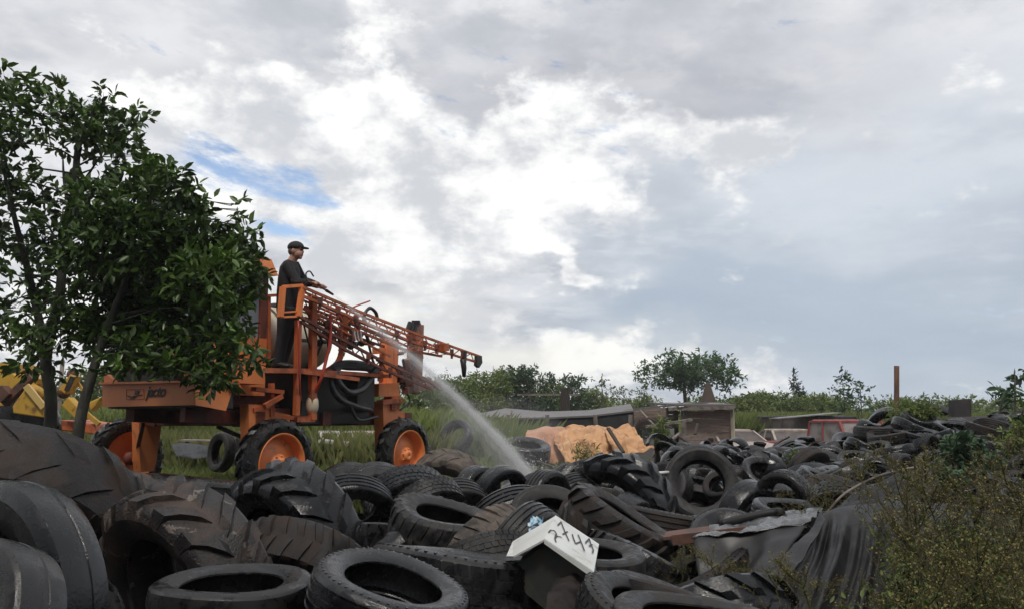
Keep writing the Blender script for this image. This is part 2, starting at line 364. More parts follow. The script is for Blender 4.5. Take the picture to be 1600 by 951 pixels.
# ------------------------------------------------------------------ terrain
def ground_z(x, y):
    z = -.5*sm(y, 16, 20)*sm(x, -3, 2) - .25*sm(y, 20, 40)*(1-sm(x, -3, 2))
    z += 1.02*sm(y, 8.3, 14.0)*sm(x/max(y, 1), .33, .50)*(1-sm(y, 15, 19))
    z += .22*sm(y, 6.5, 9)*sm(x, 1.2, 3)*(1-sm(y, 12.5, 15.5))
    z += .04*noise.noise(Vector((x*.5, y*.5, 0)))+.02*noise.noise(Vector((x*1.7, y*1.7, 3)))
    return z
xs = sorted(set([round(v, 2) for v in np.arange(-14, 16.01, .4)]+[-250, -100, -60, -40, -30, -24, -18, 18, 22, 26, 32, 40, 60, 100, 250]))
ys = sorted(set([round(v, 2) for v in np.arange(-4, 26.01, .4)]+[-30, -12, -8, 28, 31, 35, 40, 50, 60, 80, 100, 150, 300]))
gb = MB(); nx = len(xs)
gb.add([(x, y, ground_z(x, y)) for y in ys for x in xs], [(j*nx+i, j*nx+i+1, (j+1)*nx+i+1, (j+1)*nx+i) for j in range(len(ys)-1) for i in range(nx-1)], True)
tag(gb.build('ground', M['ground']), 'dark trampled soil of the scrap yard', 'ground', kind='structure')
# ------------------------------------------------------------------ tyres
random.seed(11)
def tyre_mesh(kind, R0, Wd, rim, n, warp=(0, 0, 0)):
    """a bare casing round local Z: tread, shoulders, sidewalls, beads and the hollow inside"""
    w = Wd; b = MB(); lug = kind in ('lug', 'knob', 'worn')
    Rc = R0*(.93 if kind == 'lug' else .955 if kind == 'knob' else .968 if kind == 'worn' else .982 if kind == 'block' else 1.0)
    tread = []
    if kind == 'rib':
        g = .022*R0
        for c in (-.30, -.10, .10, .30):
            tread += [(Rc-.012*R0*abs(c-.045), (c-.045)*w), (Rc-g, (c-.030)*w), (Rc-g, (c+.030)*w), (Rc-.012*R0*abs(c+.045), (c+.045)*w)]
    elif kind == 'smooth':
        tread = [(Rc*.996, -.25*w), (Rc, -.08*w), (Rc-.008, -.06*w), (Rc-.008, .06*w), (Rc, .08*w), (Rc*.996, .25*w)]
    else: tread = [(Rc*.99, -.28*w), (Rc, 0), (Rc*.99, .28*w)]
    side = lambda s: [(.978*Rc, s*.425*w), (.95*Rc, s*.475*w), (.93*Rc, s*.492*w), (lerp(rim, Rc, .62), s*.53*w), (lerp(rim, Rc, .58), s*.522*w), (lerp(rim, Rc, .36), s*.515*w), (lerp(rim, Rc, .16), s*.455*w), (rim+.018*R0, s*.425*w), (rim, s*.40*w), (rim-.004, s*.36*w)]
    inner = [(rim+.01, .33*w), (lerp(rim, Rc, .4), .44*w), (lerp(rim, Rc, .75), .43*w), (Rc*.93, .30*w), (Rc*.945, 0), (Rc*.93, -.30*w), (lerp(rim, Rc, .75), -.43*w), (lerp(rim, Rc, .4), -.44*w), (rim+.01, -.33*w)]
    prof = side(-1)[::-1]+tread+side(1)+inner
    b.lathe(prof, n, closed=True)
    cyl = lambda r, t, z: (r*cos(t), r*sin(t), z)
    if lug:
        N, hw, sweep = (17, .085, .30) if kind in ('lug', 'worn') else (24, .062, .10)
        for sgn in (-1, 1):
            for i in range(N):
                t0 = 2*pi*(i+(.5 if sgn > 0 else 0))/N; vs = []
                jit = random.uniform(.97, 1.0)
                st = [(-.03, .93, 0, 1.0), (.13, 1.0, .33, 1.0), (.30, .995, .72, 1.08), (.45, .97, 1.0, 1.2), (.53, .90, 1.06, 1.0)]
                for zf, rt, dl, wf in st:
                    tt = t0+sweep*dl; rb = Rc*.97 if zf < .44 else Rc*(.93 if zf < .5 else .82)
                    if zf >= .5: rt = Rc/R0*.90
                    if zf < 0: rt = Rc/R0*1.005
                    z = sgn*zf*w; hb = hw*wf; ht = hb*.72
                    vs += [cyl(rb, tt-hb, z*.985), cyl(R0*rt*jit, tt-ht, z), cyl(R0*rt*jit, tt+ht, z), cyl(rb, tt+hb, z*.985)]
                fs = [(k*4+j, k*4+(j+1) % 4, k*4+4+(j+1) % 4, k*4+4+j) for k in range(4) for j in range(4)]+[(0, 1, 2, 3), (16, 17, 18, 19)]
                b.add(vs, fs, False)
    if kind == 'block':
        N = 44 if n > 40 else 26
        for row, z0 in enumerate((-.36, -.18, 0, .18, .36)):
            for i in range(N):
                t = 2*pi*(i+.5*(row % 2))/N; h = pi/N*.78; zz = .076*w
                sk = .25*h*(1 if row % 2 else -1); rb, rt = Rc*.975, R0*(1-.02*abs(z0)/.36)
                vs = [cyl(r, t+dt+(sk if dz > 0 else -sk), z0*w+dz) for r in (rb, rt) for dt, dz in ((-h, -zz), (h, -zz), (h, zz), (-h, zz))]
                b.add(vs, [(0,3,2,1),(4,5,6,7),(0,1,5,4),(1,2,6,5),(2,3,7,6),(3,0,4,7)], False)
    if kind in ('rib', 'block') and n > 40:      # moulded nibs and a rubbing ring on the shoulders
        for sgn in (-1, 1):
            for i in range(54):
                t = 2*pi*i/54; h = .018; z0, z1 = sgn*.486*w, sgn*.515*w
                vs = [cyl(r, t+dt, z) for z in (z0, z1) for r, dt in ((Rc*.868, -h), (Rc*.868, h), (Rc*.925, h*.7), (Rc*.925, -h*.7))]
                b.add(vs, [(0,3,2,1),(4,5,6,7),(0,1,5,4),(1,2,6,5),(2,3,7,6),(3,0,4,7)], False)
    a, c, ph = warp
    out = []
    for x, y, z in b.v:
        t = atan2(y, x); r = sqrt(x*x+y*y)
        r *= 1+a*cos(2*t+ph); z += c*R0*cos(2*t)*(r/R0)**2
        z += .012*R0*sin(3*t+ph)*(r/R0)
        out.append((r*cos(t), r*sin(t), z))
    b.v = out
    me = b.mesh(kind+'_tyre', M['rubber'])
    bm = bmesh.new(); bm.from_mesh(me); bmesh.ops.recalc_face_normals(bm, faces=bm.faces); bm.to_mesh(me); bm.free()
    me.set_sharp_from_angle(angle=R(32))
    return me
TY = {}
SPEC = {'rib': (.30, .26, .40), 'smooth': (.30, .26, .42), 'block': (.28, .26, .44), 'knob': (.38, .30, .42), 'lug': (.42, .34, .40)}  # width (not used), rim share ...
SHAPE = {'rib': (.56, .62), 'smooth': (.58, .63), 'block': (.62, .58), 'knob': (.66, .55), 'lug': (.64, .58), 'worn': (.64, .58)}   # width and bead radius for a radius of 1
for k, (wd, rm) in SHAPE.items():
    TY[k, 'hi'] = [tyre_mesh(k, 1.0, wd, rm, 80, wp) for wp in ((.015, .02, .4), (.035, .05, 1.3))]
    TY[k, 'lo'] = [tyre_mesh(k, 1.0, wd, rm, 30, wp) for wp in ((.02, .03, .2), (.05, .09, 1.0), (.03, -.07, 2.2))]
NAMES = {'rib': 'truck_tyre', 'smooth': 'car_tyre', 'block': 'truck_tyre', 'knob': 'farm_tyre', 'lug': 'tractor_tyre', 'worn': 'tractor_tyre'}
TYRE_COUNT = [0]
PLACED = []
def tyre(kind, pos, axis, rad, label, mt='rubber', lod='hi', var=None, wide=1.0, group=None, spin=None):
    lst = TY[kind, lod]; i = TYRE_COUNT[0] % len(lst) if var is None else var
    TYRE_COUNT[0] += 1
    o = bpy.data.objects.new(NAMES[kind], lst[i]); COL.objects.link(o)
    o.location = pos
    q = Vector((0, 0, 1)).rotation_difference(Vector(axis).normalized())
    o.rotation_mode = 'QUATERNION'
    o.rotation_quaternion = q @ Quaternion((0, 0, 1), random.uniform(0, 6.28) if spin is None else spin)
    o.scale = (rad, rad, rad*wide)
    o.material_slots[0].link = 'OBJECT'; o.material_slots[0].material = M[mt]
    PLACED.append((Vector(pos), rad, Vector(axis).normalized(), rad*wide*SHAPE[kind][0]/2))
    return tag(o, label, 'tyre', group or 'scrap tyres in the heap')
def ptyre(kind, px, py, Y, axis, rad, label, mt='rubber', **k): return tyre(kind, at(px, py, Y), axis, rad, label, mt, **k)

# the big ones along the bottom and the left, each set by hand
tyre('worn', (-2.72, 4.45, .47), (.10, -.78, -.62), .74, 'huge muddy tractor tyre leaning forward at the left edge, in front of the tree trunks', 'brown_rubber', wide=.95)
ptyre('smooth', -14, 957, 2.95, (-.40, -.90, .12), .475, 'big bald black tyre cut by the left edge of the photo, above the corner tyre', 'wet_rubber', wide=.72)
ptyre('smooth', -55, 1010, 2.45, (-.4, -.85, .35), .31, 'grey bald tyre cut off by the bottom left corner', 'rubber')
ptyre('lug', 292, 922, 4.1, (-.55, -.76, -.30), .56, 'mud-brown tractor tyre with torn chunky lugs, behind the flat black tyre at the bottom left', 'torn_rubber', wide=.95, var=0)
ptyre('worn', 196, 862, 4.85, (-.32, -.85, -.36), .50, 'brown lugged tractor tyre wedged between the huge leaning one and the torn one', 'torn_rubber', wide=.9)
ptyre('smooth', 362, 938, 3.25, (.02, -.03, 1), .305, 'black car tyre lying flat at the bottom edge below the torn brown tractor tyre', 'rubber', var=0, wide=.95)
ptyre('lug', 462, 848, 5.3, (-.60, -.72, -.36), .56, 'wet blue-grey tractor tyre with big curved lugs, in front of the machine wheel', 'wet_rubber', wide=1.05, var=0)
ptyre('rib', 608, 935, 3.2, (.27, -.10, .95), .315, 'shiny black ribbed tyre tilted right at the bottom edge, beside the flat black one', 'wet_rubber', wide=.95, var=0)
ptyre('block', 715, 915, 4.0, (.10, .13, .98), .445, 'wide truck tyre with block tread lying on its side below the white box', 'rubber', wide=1.1, var=0)
ptyre('knob', 694, 826, 6.0, (.20, -.13, .95), .43, 'wet farm tyre lying with its dark hole open, beside the blue-grey tractor tyre', 'grey_rubber', wide=.95, var=1)
ptyre('knob', 762, 872, 5.25, (.72, -.48, -.50), .36, 'clay-coated knobby tyre leaning left of the white box', 'clay_rubber')
ptyre('rib', 815, 872, 5.05, (.72, -.55, -.42), .34, 'dark ribbed tyre pressed behind the left flap of the white box', 'rubber')
ptyre('block', 757, 890, 4.65, (.25, -.55, -.80), .30, 'small block tread tyre peeping over the wide truck tyre', 'grey_rubber')
ptyre('rib', 806, 836, 6.8, (.25, -.80, -.46), .43, 'grey ribbed truck tyre leaning forward just above the white box', 'rubber', wide=1.05, var=0)
ptyre('rib', 708, 806, 7.6, (.30, -.76, -.50), .37, 'ribbed truck tyre leaning forward behind the open farm tyre', 'rubber', wide=1.1)
ptyre('block', 638, 788, 7.9, (.38, -.74, -.50), .41, 'block tread tyre leaning forward, front one of the row of three below the rear wheel', 'wet_rubber', wide=1.1)
ptyre('smooth', 583, 780, 8.4, (.36, -.74, -.50), .40, 'bald grey tyre, middle one of the row of three below the rear wheel', 'rubber', wide=1.1)
ptyre('smooth', 538, 776, 8.9, (.34, -.76, -.50), .39, 'bald grey tyre, back one of the row of three, nearest the front wheel', 'rubber', wide=1.1)
ptyre('block', 668, 798, 7.15, (.45, -.62, -.64), .34, 'small tyre with fine block tread squeezed between two larger ones, left of centre', 'rubber')
ptyre('rib', 548, 800, 7.0, (.30, -.72, -.60), .37, 'dark ribbed tyre right behind the blue-grey tractor tyre', 'wet_rubber')
ptyre('worn', 700, 768, 9.3, (-.18, -.86, -.42), .50, 'dry clay-brown tractor tyre standing alone near the rear wheel of the orange machine', 'clay_rubber')
ptyre('smooth', 745, 772, 8.3, (.80, -.55, -.1), .30, 'black crumpled tyre left of where the water lands', 'wet_rubber')
ptyre('smooth', 782, 774, 8.0, (.62, -.70, -.25), .30, 'black bent tyre right where the water lands', 'wet_rubber')
ptyre('smooth', 850, 782, 8.7, (.2, -.72, -.62), .36, 'bald dark tyre hump right of the water splash', 'rubber')
ptyre('rib', 853, 786, 7.4, (.78, -.60, -.12), .31, 'ribbed tyre showing its round end, right of the leaning grey truck tyre', 'rubber')
ptyre('rib', 893, 790, 7.9, (.5, -.66, -.5), .34, 'ribbed tyre leaning against the bulky black tractor tyre', 'rubber')
ptyre('lug', 968, 800, 8.0, (-.62, -.74, -.24), .60, 'bulky wet black tractor tyre below the orange sheets', 'wet_rubber', wide=1.05)
ptyre('smooth', 1094, 757, 8.7, (-.10, -.92, .34), .40, 'dusty grey-brown truck tyre standing on edge with its round hole facing out', 'grey_rubber', var=0, wide=.9)
ptyre('knob', 1092, 790, 9.25, (.1, -.5, .86), .30, 'small knobby tyre seen through the hole of the standing truck tyre', 'grey_rubber')
ptyre('smooth', 1090, 738, 10.0, (.1, -.82, -.5), .36, 'green-black tyre arching above the standing round-holed tyre', 'wet_rubber')
ptyre('lug', 966, 828, 5.8, (.50, -.09, .86), .435, 'brown tractor tyre tipped up with a long thin opening, right of the white box', 'brown_rubber', wide=1.05, var=0)
ptyre('rib', 1045, 826, 7.0, (.25, .16, .93), .43, 'rust-brown ribbed tyre lying under the standing round-holed tyre', 'brown_rubber', wide=.9)
ptyre('smooth', 908, 884, 4.4, (.08, -.06, 1), .335, 'smooth grey tyre lying flat behind the right side of the white box', 'grey_rubber', var=0)
ptyre('block', 1010, 976, 3.4, (.33, -.2, .92), .30, 'pale grey tyre with fine tread at the bottom edge right of the brown flap', 'grey_rubber', var=0)
ptyre('smooth', 1058, 958, 3.75, (.30, .12, .94), .35, 'smooth brown tyre lying behind the pale fine-treaded one at the bottom edge', 'brown_rubber')
ptyre('smooth', 1085, 994, 3.1, (.05, -.05, 1), .31, 'grey tyre rim just showing at the very bottom edge under the lugged one', 'grey_rubber')
ptyre('lug', 1120, 1000, 3.9, (.2, -.62, -.76), .42, 'black tractor tyre with curved lugs at the bottom edge below the grey plastic panel', 'wet_rubber')
ptyre('smooth', 1192, 745, 10.4, (.25, -.62, .74), .31, 'smooth inner-tube-like tyre with open hole right of the standing tyre', 'rubber', var=0, wide=1.1)
ptyre('smooth', 1146, 772, 9.5, (.5, -.42, .75), .36, 'dark tyre leaning right beside the standing round-holed tyre', 'wet_rubber')
ptyre('smooth', 1264, 782, 9.8, (.1, -.72, -.62), .50, 'large dark green-black tyre hump below the parked red pickup', 'wet_rubber', wide=1.1)
ptyre('rib', 1235, 775, 9.0, (.2, -.3, .9), .34, 'grey tyre lying flat in front of the large dark hump', 'rubber')
ptyre('smooth', 1165, 806, 8.2, (.55, -.65, -.4), .38, 'black tyre flap bulging above the shiny grey sheet', 'wet_rubber')
ptyre('smooth', 1205, 800, 8.5, (.2, -.8, -.5), .36, 'black bald tyre right above the shiny grey sheet', 'wet_rubber')
ptyre('knob', 470, 890, 4.75, (-.2, -.62, -.74), .40, 'dark farm tyre with chevrons deep in the gap between the two tractor tyres', 'brown_rubber')
ptyre('rib', 290, 772, 6.0, (.08, .06, 1), .41, 'dark ribbed tyre lying flat behind the torn brown tractor tyre, near the grass', 'rubber')
ptyre('rib', 862, 822, 6.3, (.1, -.75, .6), .34, 'tyre with a thin pale edge just behind the white box', 'grey_rubber')
# loose tyres on the grass under and behind the machine
ptyre('rib', 346, 706, 13.0, (-.62, -.75, .12), .31, 'grey tyre standing in the grass under the orange machine', 'grey_rubber')
ptyre('smooth', 714, 682, 17, (-.5, -.8, .45), .38, 'dark tyre standing on the grass right of the rear wheel', 'rubber')
ptyre('block', 822, 704, 13.5, (.1, -.25, .95), .42, 'black tyre lying in front of the faded pink sheet', 'wet_rubber')

LAND = [(1400, 620, 'the wooden post'), (1503, 640, 'the dark upright slab'), (1330, 670, 'the red pickup'), (1222, 690, 'the cream car'), (1145, 690, 'the beige car'),
        (920, 690, 'the orange sheets'), (1094, 757, 'the standing round-holed tyre'), (1192, 743, 'the smooth open tyre'), (968, 750, 'the bulky black tractor tyre'),
        (1435, 655, 'the bush on the mound'), (1590, 660, 'the sapling at the right edge'), (1200, 810, 'the shiny grey sheet'), (1515, 715, 'the blue-green weeds'), (1360, 760, 'the bent pale rod'),
        (865, 845, 'the white box'), (362, 915, 'the flat black car tyre'), (700, 810, 'the open farm tyre'), (460, 790, 'the blue-grey tractor tyre'), (700, 725, 'the clay-brown tractor tyre')]
KIND_WORD = {'rib': 'ribbed', 'smooth': 'bald', 'block': 'blocky', 'knob': 'knobby', 'lug': 'lugged'}
MAT_WORD = {'rubber': 'black', 'wet_rubber': 'wet black', 'brown_rubber': 'brown', 'grey_rubber': 'dusty grey', 'clay_rubber': 'clay-coated'}
SEEN = set()
def auto_label(kind, mt, axis, pos, front=None):
    px, py = project(pos); ax = Vector(axis).normalized()
    pose = 'lying flat' if abs(ax.z) > .88 else ('tipped right' if ax.x*(1 if ax.z > 0 else -1) > .3 else 'tipped left' if ax.x*(1 if ax.z > 0 else -1) < -.3 else 'leaning forward') if abs(ax.z) > .45 else ('facing out' if abs(ax.y) > .7 else 'on edge')
    ls = sorted(LAND, key=lambda l: (l[0]-px)**2+((l[1]-py)*1.6)**2)
    for lx, ly, nm in ls[:3]:
        vx, vy = px-lx, py-ly
        rel = ('right of' if vx > 0 else 'left of') if abs(vx) > 1.3*abs(vy) else ('below' if vy > 0 else 'above')
        far = 'just' if abs(vx)+abs(vy) < 70 else 'near and' if abs(vx)+abs(vy) < 150 else 'far'
        lab = f'{MAT_WORD[mt]} {KIND_WORD[kind]} tyre {pose} {far} {rel} {nm}'
        if lab not in SEEN: break
    SEEN.add(lab); return lab

rnd = random.Random(5)
def rand_axis(flatness):
    if rnd.random() < flatness: return Vector((rnd.gauss(0, .25), rnd.gauss(-.1, .25), 1)).normalized()
    return Vector((rnd.gauss(0, .6), -abs(rnd.gauss(.7, .3)), rnd.gauss(-.1, .5))).normalized()
# bottom layer showing through the gaps of the front heap
def free(p, rad, k=1.15):
    return all((p-q).length > k*(.5*(rad+r2)) for q, r2, _, _ in PLACED)
def inside(p, rad): 
    px, py = project(p); m = FOC*rad/p.y
    return -m < px < 1600+m and py < 951+m*.6
def scatter(n, xr, yr, zf, rr, flat, kinds, mats, k, grp, tries=6000, lim=None):
    c = 0
    for _ in range(tries):
        if c >= n: break
        y = rnd.uniform(*yr); x = rnd.uniform(xr[0]*y, xr[1]*y)
        rad = rnd.uniform(*rr); p = Vector((x, y, 0)); p.z = zf(x, y)
        px_, py_ = project(p)
        if lim and not lim(px_, py_-FOC*rad*.42/y): continue
        if not inside(p, rad) or not free(p, rad, k): continue
        if (px_-1094)**2+(py_-757)**2 < 84**2 and y < 9.1: continue
        if (px_-1192)**2+(py_-745)**2 < 46**2 and y < 10.4: continue
        kd = rnd.choice(kinds); mt = rnd.choice(mats); ax = rand_axis(flat)
        tyre(kd, p, ax, rad, auto_label(kd, mt, ax, p), mt, lod='lo' if y > 5.5 else 'hi', group=grp, wide=rnd.uniform(.8, 1.1)); c += 1
    return c
C1 = scatter(34, (-.66, .30), (3.0, 9.0), lambda x, y: ground_z(x, y)+.14, (.30, .40), .75, ['rib', 'smooth', 'block', 'knob'], ['rubber', 'rubber', 'brown_rubber', 'wet_rubber'], 1.0, 'scrap tyres in the heap', lim=lambda px, py: py > 745+max(0, 500-px)*.06)
# the middle heap behind the white box
def skyline(px):      # upper outline of the heaps in the photograph
    P = [(780, 742), (880, 735), (1030, 700), (1100, 699), (1325, 697), (1345, 668), (1390, 655), (1430, 640), (1480, 650), (1600, 645), (1700, 645)]
    for (a, b), (c, d) in zip(P, P[1:]):
        if a <= px <= c: return lerp(b, d, (px-a)/(c-a))
    return 745
C2 = scatter(34, (-.02, .42), (6.8, 11.8), lambda x, y: ground_z(x, y)+.24, (.27, .37), .5, ['rib', 'smooth', 'smooth', 'block', 'knob'], ['rubber', 'wet_rubber', 'wet_rubber', 'brown_rubber', 'grey_rubber'], 1.2, 'scrap tyres in the middle heap', lim=lambda px, py: py > skyline(px)+4 and px > 800)
# the right-hand mound
C3 = scatter(118, (.20, .70), (7.6, 15.8), lambda x, y: ground_z(x, y)+.22, (.19, .29), .90, ['rib', 'smooth', 'smooth', 'block'], ['rubber', 'wet_rubber', 'wet_rubber', 'rubber', 'grey_rubber', 'brown_rubber'], 1.02, 'scrap tyres on the right-hand mound', lim=lambda px, py: py > skyline(px) and px > 1060)
C4 = scatter(48, (.20, .70), (8.0, 15.5), lambda x, y: ground_z(x, y)+.10, (.19, .28), .85, ['rib', 'smooth'], ['rubber', 'wet_rubber', 'rubber'], .85, 'scrap tyres on the right-hand mound', lim=lambda px, py: py > skyline(px)+6 and px > 1050)
print('tyres', len(PLACED), C1, C2, C3, C4)
# tyres breaking the skyline of the mound
ptyre('smooth', 1478, 668, 13.8, (.34, -.42, .84), .62, 'large pale-edged tyre leaning on the skyline between the bush and the dark slab', 'rubber', lod='hi')
ptyre('smooth', 1392, 672, 14.6, (-.5, -.75, -.3), .42, 'black arched tyre on the skyline at the foot of the wooden post', 'wet_rubber', lod='hi')
ptyre('smooth', 1340, 700, 13.0, (.1, -.3, .95), .42, 'wet tyre lying flat in front of the red pickup', 'wet_rubber')
ptyre('rib', 1592, 752, 9.5, (-.3, -.6, .74), .45, 'dusty tyre with pale sidewall at the right edge above the golden weeds', 'grey_rubber', lod='hi')
ptyre('smooth', 1560, 690, 12.5, (.1, -.4, .9), .40, 'dusty pale tyre lying near the right edge behind the blue-green weeds', 'grey_rubber', lod='hi')

# torn strips of casing, curled up in the scrap heap in front of the parked cars
def strip_mesh(seed, arc):
    r = random.Random(seed); b = MB(); n = 16; vs = []
    for i in range(n+1):
        t = arc*(i/n-.5); rr = .30*(1+.12*sin(3*t+seed)); w = .10+.02*sin(5*t+seed)
        x, y = rr*sin(t), rr*cos(t); z = .05*sin(2.3*t+seed)
        for k, (u, q) in enumerate(((-w, 0), (-w*.5, .02), (w*.5, .02), (w, 0), (w*.9, -.02), (-w*.9, -.02))): 
            s = (rr+q)/rr; vs.append((x*s, u+z, y*s))
    fs = [(i*6+j, i*6+(j+1) % 6, i*6+6+(j+1) % 6, i*6+6+j) for i in range(n) for j in range(6)]+[tuple(range(6)), tuple(n*6+j for j in range(6))]
    b.add(vs, fs, True); me = b.mesh('tyre_strip', M['rubber']); me.set_sharp_from_angle(angle=R(40)); return me
STR = [strip_mesh(s, a) for s, a in ((1, 2.4), (2, 3.4), (3, 4.4), (4, 1.7))]
for i in range(150):
    px = rnd.uniform(1030, 1345) if i < 80 else rnd.uniform(1330, 1600); py = rnd.uniform(706, 740) if px < 1345 else rnd.uniform(skyline(px)+14, skyline(px)+75)
    Y = lerp(14.2, 10.8, (py-694)/44) if px < 1345 else lerp(14.4, 10.5, (py-skyline(px))/75)
    o = bpy.data.objects.new('tyre_strip', STR[i % 4]); COL.objects.link(o); o.location = at(px, py, Y)
    o.rotation_euler = (rnd.uniform(-1.3, 1.3), rnd.uniform(-1.5, 1.5), rnd.uniform(0, 6.28)); sc = rnd.uniform(.5, 1.0); o.scale = (sc, sc, sc)
    o.material_slots[0].link = 'OBJECT'; mt = rnd.choice(['wet_rubber', 'wet_rubber', 'rubber', 'grey_rubber']); o.material_slots[0].material = M[mt]
    near = min(LAND[2:5]+[LAND[6], LAND[0]], key=lambda l: (l[0]-px)**2+((l[1]-py)*1.6)**2)
    rel = ('right of' if px > near[0] else 'left of') if abs(px-near[0]) > 1.3*abs(py-near[1]) else 'below'
    arc = ['short half-ring', 'wide half-ring', 'nearly closed ring', 'flat curved piece'][i % 4]
    tag(o, f'{MAT_WORD[mt]} {arc} of torn rubber in scrap {rel} {near[2]}', 'rubber strip', 'torn rubber strips in the scrap heap')
# ------------------------------------------------------------------ the orange crop sprayer
B0 = Vector((-2.90, 10.0, 0)); UA = Vector((.5, .8660254, 0)); LA = Vector((-.8660254, .5, 0)); UP = Vector((0, 0, 1))
def L3(a, b, z): return B0+UA*a+LA*b+UP*z                # a: towards the rear, b: towards the far side, z: up
def SP(px, py, b):                                       # photo pixel on the upright plane at lateral distance b
    d = ray(px, py); t = (b+(B0-EYE).dot(LA))/d.dot(LA); return EYE+d*t
def FP(px, py, a):
    d = ray(px, py); t = (a+(B0-EYE).dot(UA))/d.dot(UA); return EYE+d*t
spr = empty('crop_sprayer', B0, 'tall orange crop sprayer with folded boom and cream tank, on grass behind the tyre heap', 'farm machine')
def part(mb, name, m, parent=spr, **k): return mb.build(name, M[m] if isinstance(m, str) else m, parent, **k)
def lbox(mb, a0, a1, b0, b1, z0, z1):
    return mb.hexa([L3(a0, b0, z0), L3(a1, b0, z0), L3(a1, b1, z0), L3(a0, b1, z0), L3(a0, b0, z1), L3(a1, b0, z1), L3(a1, b1, z1), L3(a0, b1, z1)])

# wheels: tyre and rim under one hub each
wheel_tyre = tyre_mesh('lug', .57, .25, .365, 56, (0, 0, 0)); wheel_tyre.name = 'wheel_tyre'; wheel_tyre.materials[0] = M['rubber']
rb = MB(); rp = [(.372, .10), (.385, .112), (.375, .122), (.35, .10), (.335, .02), (.33, -.035), (.26, -.03), (.20, .015), (.13, .03), (.125, .055), (.085, .06), (.08, .10), (.05, .105), (.001, .105)]
back = [(.001, -.08), (.33, -.08), (.372, -.12)]
rb.lathe(rp+back, 48, closed=False)
for k in range(8):
    t = 2*pi*k/8; rb.tube([(.105*cos(t), .105*sin(t), .04), (.105*cos(t), .105*sin(t), .075)], .012, 6)
rim_me = rb.mesh('rim', M['orange'])
hb = MB().lathe([(.001, -.16), (.09, -.16), (.09, .04), (.001, .04)], 20); hub_me = hb.mesh('wheel', M['dark_orange'])
def wheel(a, b, out):
    w = bpy.data.objects.new('wheel', hub_me); COL.objects.link(w); w.parent = spr
    p = L3(a, b, .57)
    w.rotation_mode = 'QUATERNION'; w.rotation_quaternion = Vector((0, 0, 1)).rotation_difference(-LA*out); w.location = p-B0
    for nm, me in (('tyre', wheel_tyre), ('rim', rim_me)):
        c = bpy.data.objects.new(nm, me); COL.objects.link(c); c.parent = w
wheel(0, 0, 1); wheel(2.55, 0, 1); wheel(0, 2.95, -1); wheel(2.55, 2.95, -1)

# legs (the machine stands high over the crop on four leg columns)
def leg(a, b, bw, z0=.40, z1=1.30):
    m = MB(); s = 1 if b < 1.5 else -1
    f = [L3(a-.20, b, z1), L3(a+.20, b, z1), L3(a+.13, b, z0+.15), L3(a+.10, b, z0), L3(a-.10, b, z0), L3(a-.13, b, z0+.15)]
    m.prism(f, LA*(s*bw)); m.beam(L3(a, b+s*bw*.5, z1-.1), L3(a+.55, b+s*bw*.5, 1.12), .07, .10)
    m.tube([L3(a, b-s*.06, .57), L3(a, b+s*.02, .57)], .10, 14)
    return part(m, 'leg', 'orange')
leg(0, .30, .16); leg(2.55, .26, .18, z1=1.38); leg(0.0, 2.60, .16); leg(2.55, 2.64, .16)

# chassis
m = MB()
m.beam(L3(-.80, .75, 1.17), L3(.1, .62, 1.14), .12, .17); m.beam(L3(-.80, 1.75, 1.17), L3(.1, 2.1, 1.14), .12, .17)
for b in (.62, 2.28): m.beam(L3(-.1, b, 1.14), L3(3.1, b, 1.14), .14, .24)
for a in (.0, 1.2, 2.55, 3.05): m.beam(L3(a, .3, 1.12), L3(a, 2.6, 1.12), .16, .18)
part(m, 'chassis', 'dark_orange')
m = MB(); m.beam(L3(-.5, 1.9, 1.05), L3(-.1, 2.55, .72), .045); m.beam(L3(.55, .34, .62), L3(.1, 1.2, 1.02), .05); part(m, 'brace', 'black_steel')

# front bumper with its lettering
A0 = -1.0
q = [FP(160, 600, A0), FP(305, 597, A0), FP(305, 632, A0), FP(160, 635, A0)]
m = MB(); m.prism(q, UA*.05)
side = [q[1]-LA*.004, q[2]-LA*.004, SP(353, 641, .24), SP(365, 604, .24)]
m.prism(side, LA*.04)
m.beam(q[0]+UP*.012, q[1]+UP*.012, .10, .025)
part(m, 'bumper', 'bumper_orange')
m = MB(); m.hexa([p+UA*.08+UP*dzz for p, dzz in zip(q, (-.05, -.05, -.02, -.02))]+[p+UA*.55+UP*dzz for p, dzz in zip(q, (-.05, -.05, -.035, -.035))]); part(m, 'underframe', 'black_steel')
# small upright horn on the far front corner
m = MB(); m.prism([FP(162, 584, A0), FP(167, 584, A0), FP(182, 599, A0), FP(163, 600, A0)], UA*.05); part(m, 'corner_bracket', 'orange')
tx = bpy.data.curves.new('lettering', 'FONT'); tx.body = 'jacto'; tx.size = .20; tx.shear = .32; tx.extrude = .002; tx.offset = .0035; tx.space_character = .92
to = bpy.data.objects.new('lettering', tx); COL.objects.link(to)
bpy.context.view_layer.update()
tme = bpy.data.meshes.new_from_object(to.evaluated_get(bpy.context.evaluated_depsgraph_get())); bpy.data.objects.remove(to)
tw = max(v.co.x for v in tme.vertices)
p0 = FP(229, 619.5, A0)-UA*.006; p1 = FP(259, 618.5, A0)-UA*.006; s = (p1-p0).length/tw
X = (p1-p0).normalized(); Y3 = UP
tme.transform(Matrix(((X.x*s, Y3.x*s, -UA.x, 0), (X.y*s, Y3.y*s, -UA.y, 0), (X.z*s, Y3.z*s, -UA.z, 0), (0, 0, 0, 1))))
tme.materials.clear(); tme.materials.append(M['decal'])
lo = bpy.data.objects.new('lettering', tme); COL.objects.link(lo); lo.parent = spr; lo.location = p0-B0
m = MB(); off = -UA*.006
fp = lambda pts: [FP(x, y, A0)+off for x, y in pts]
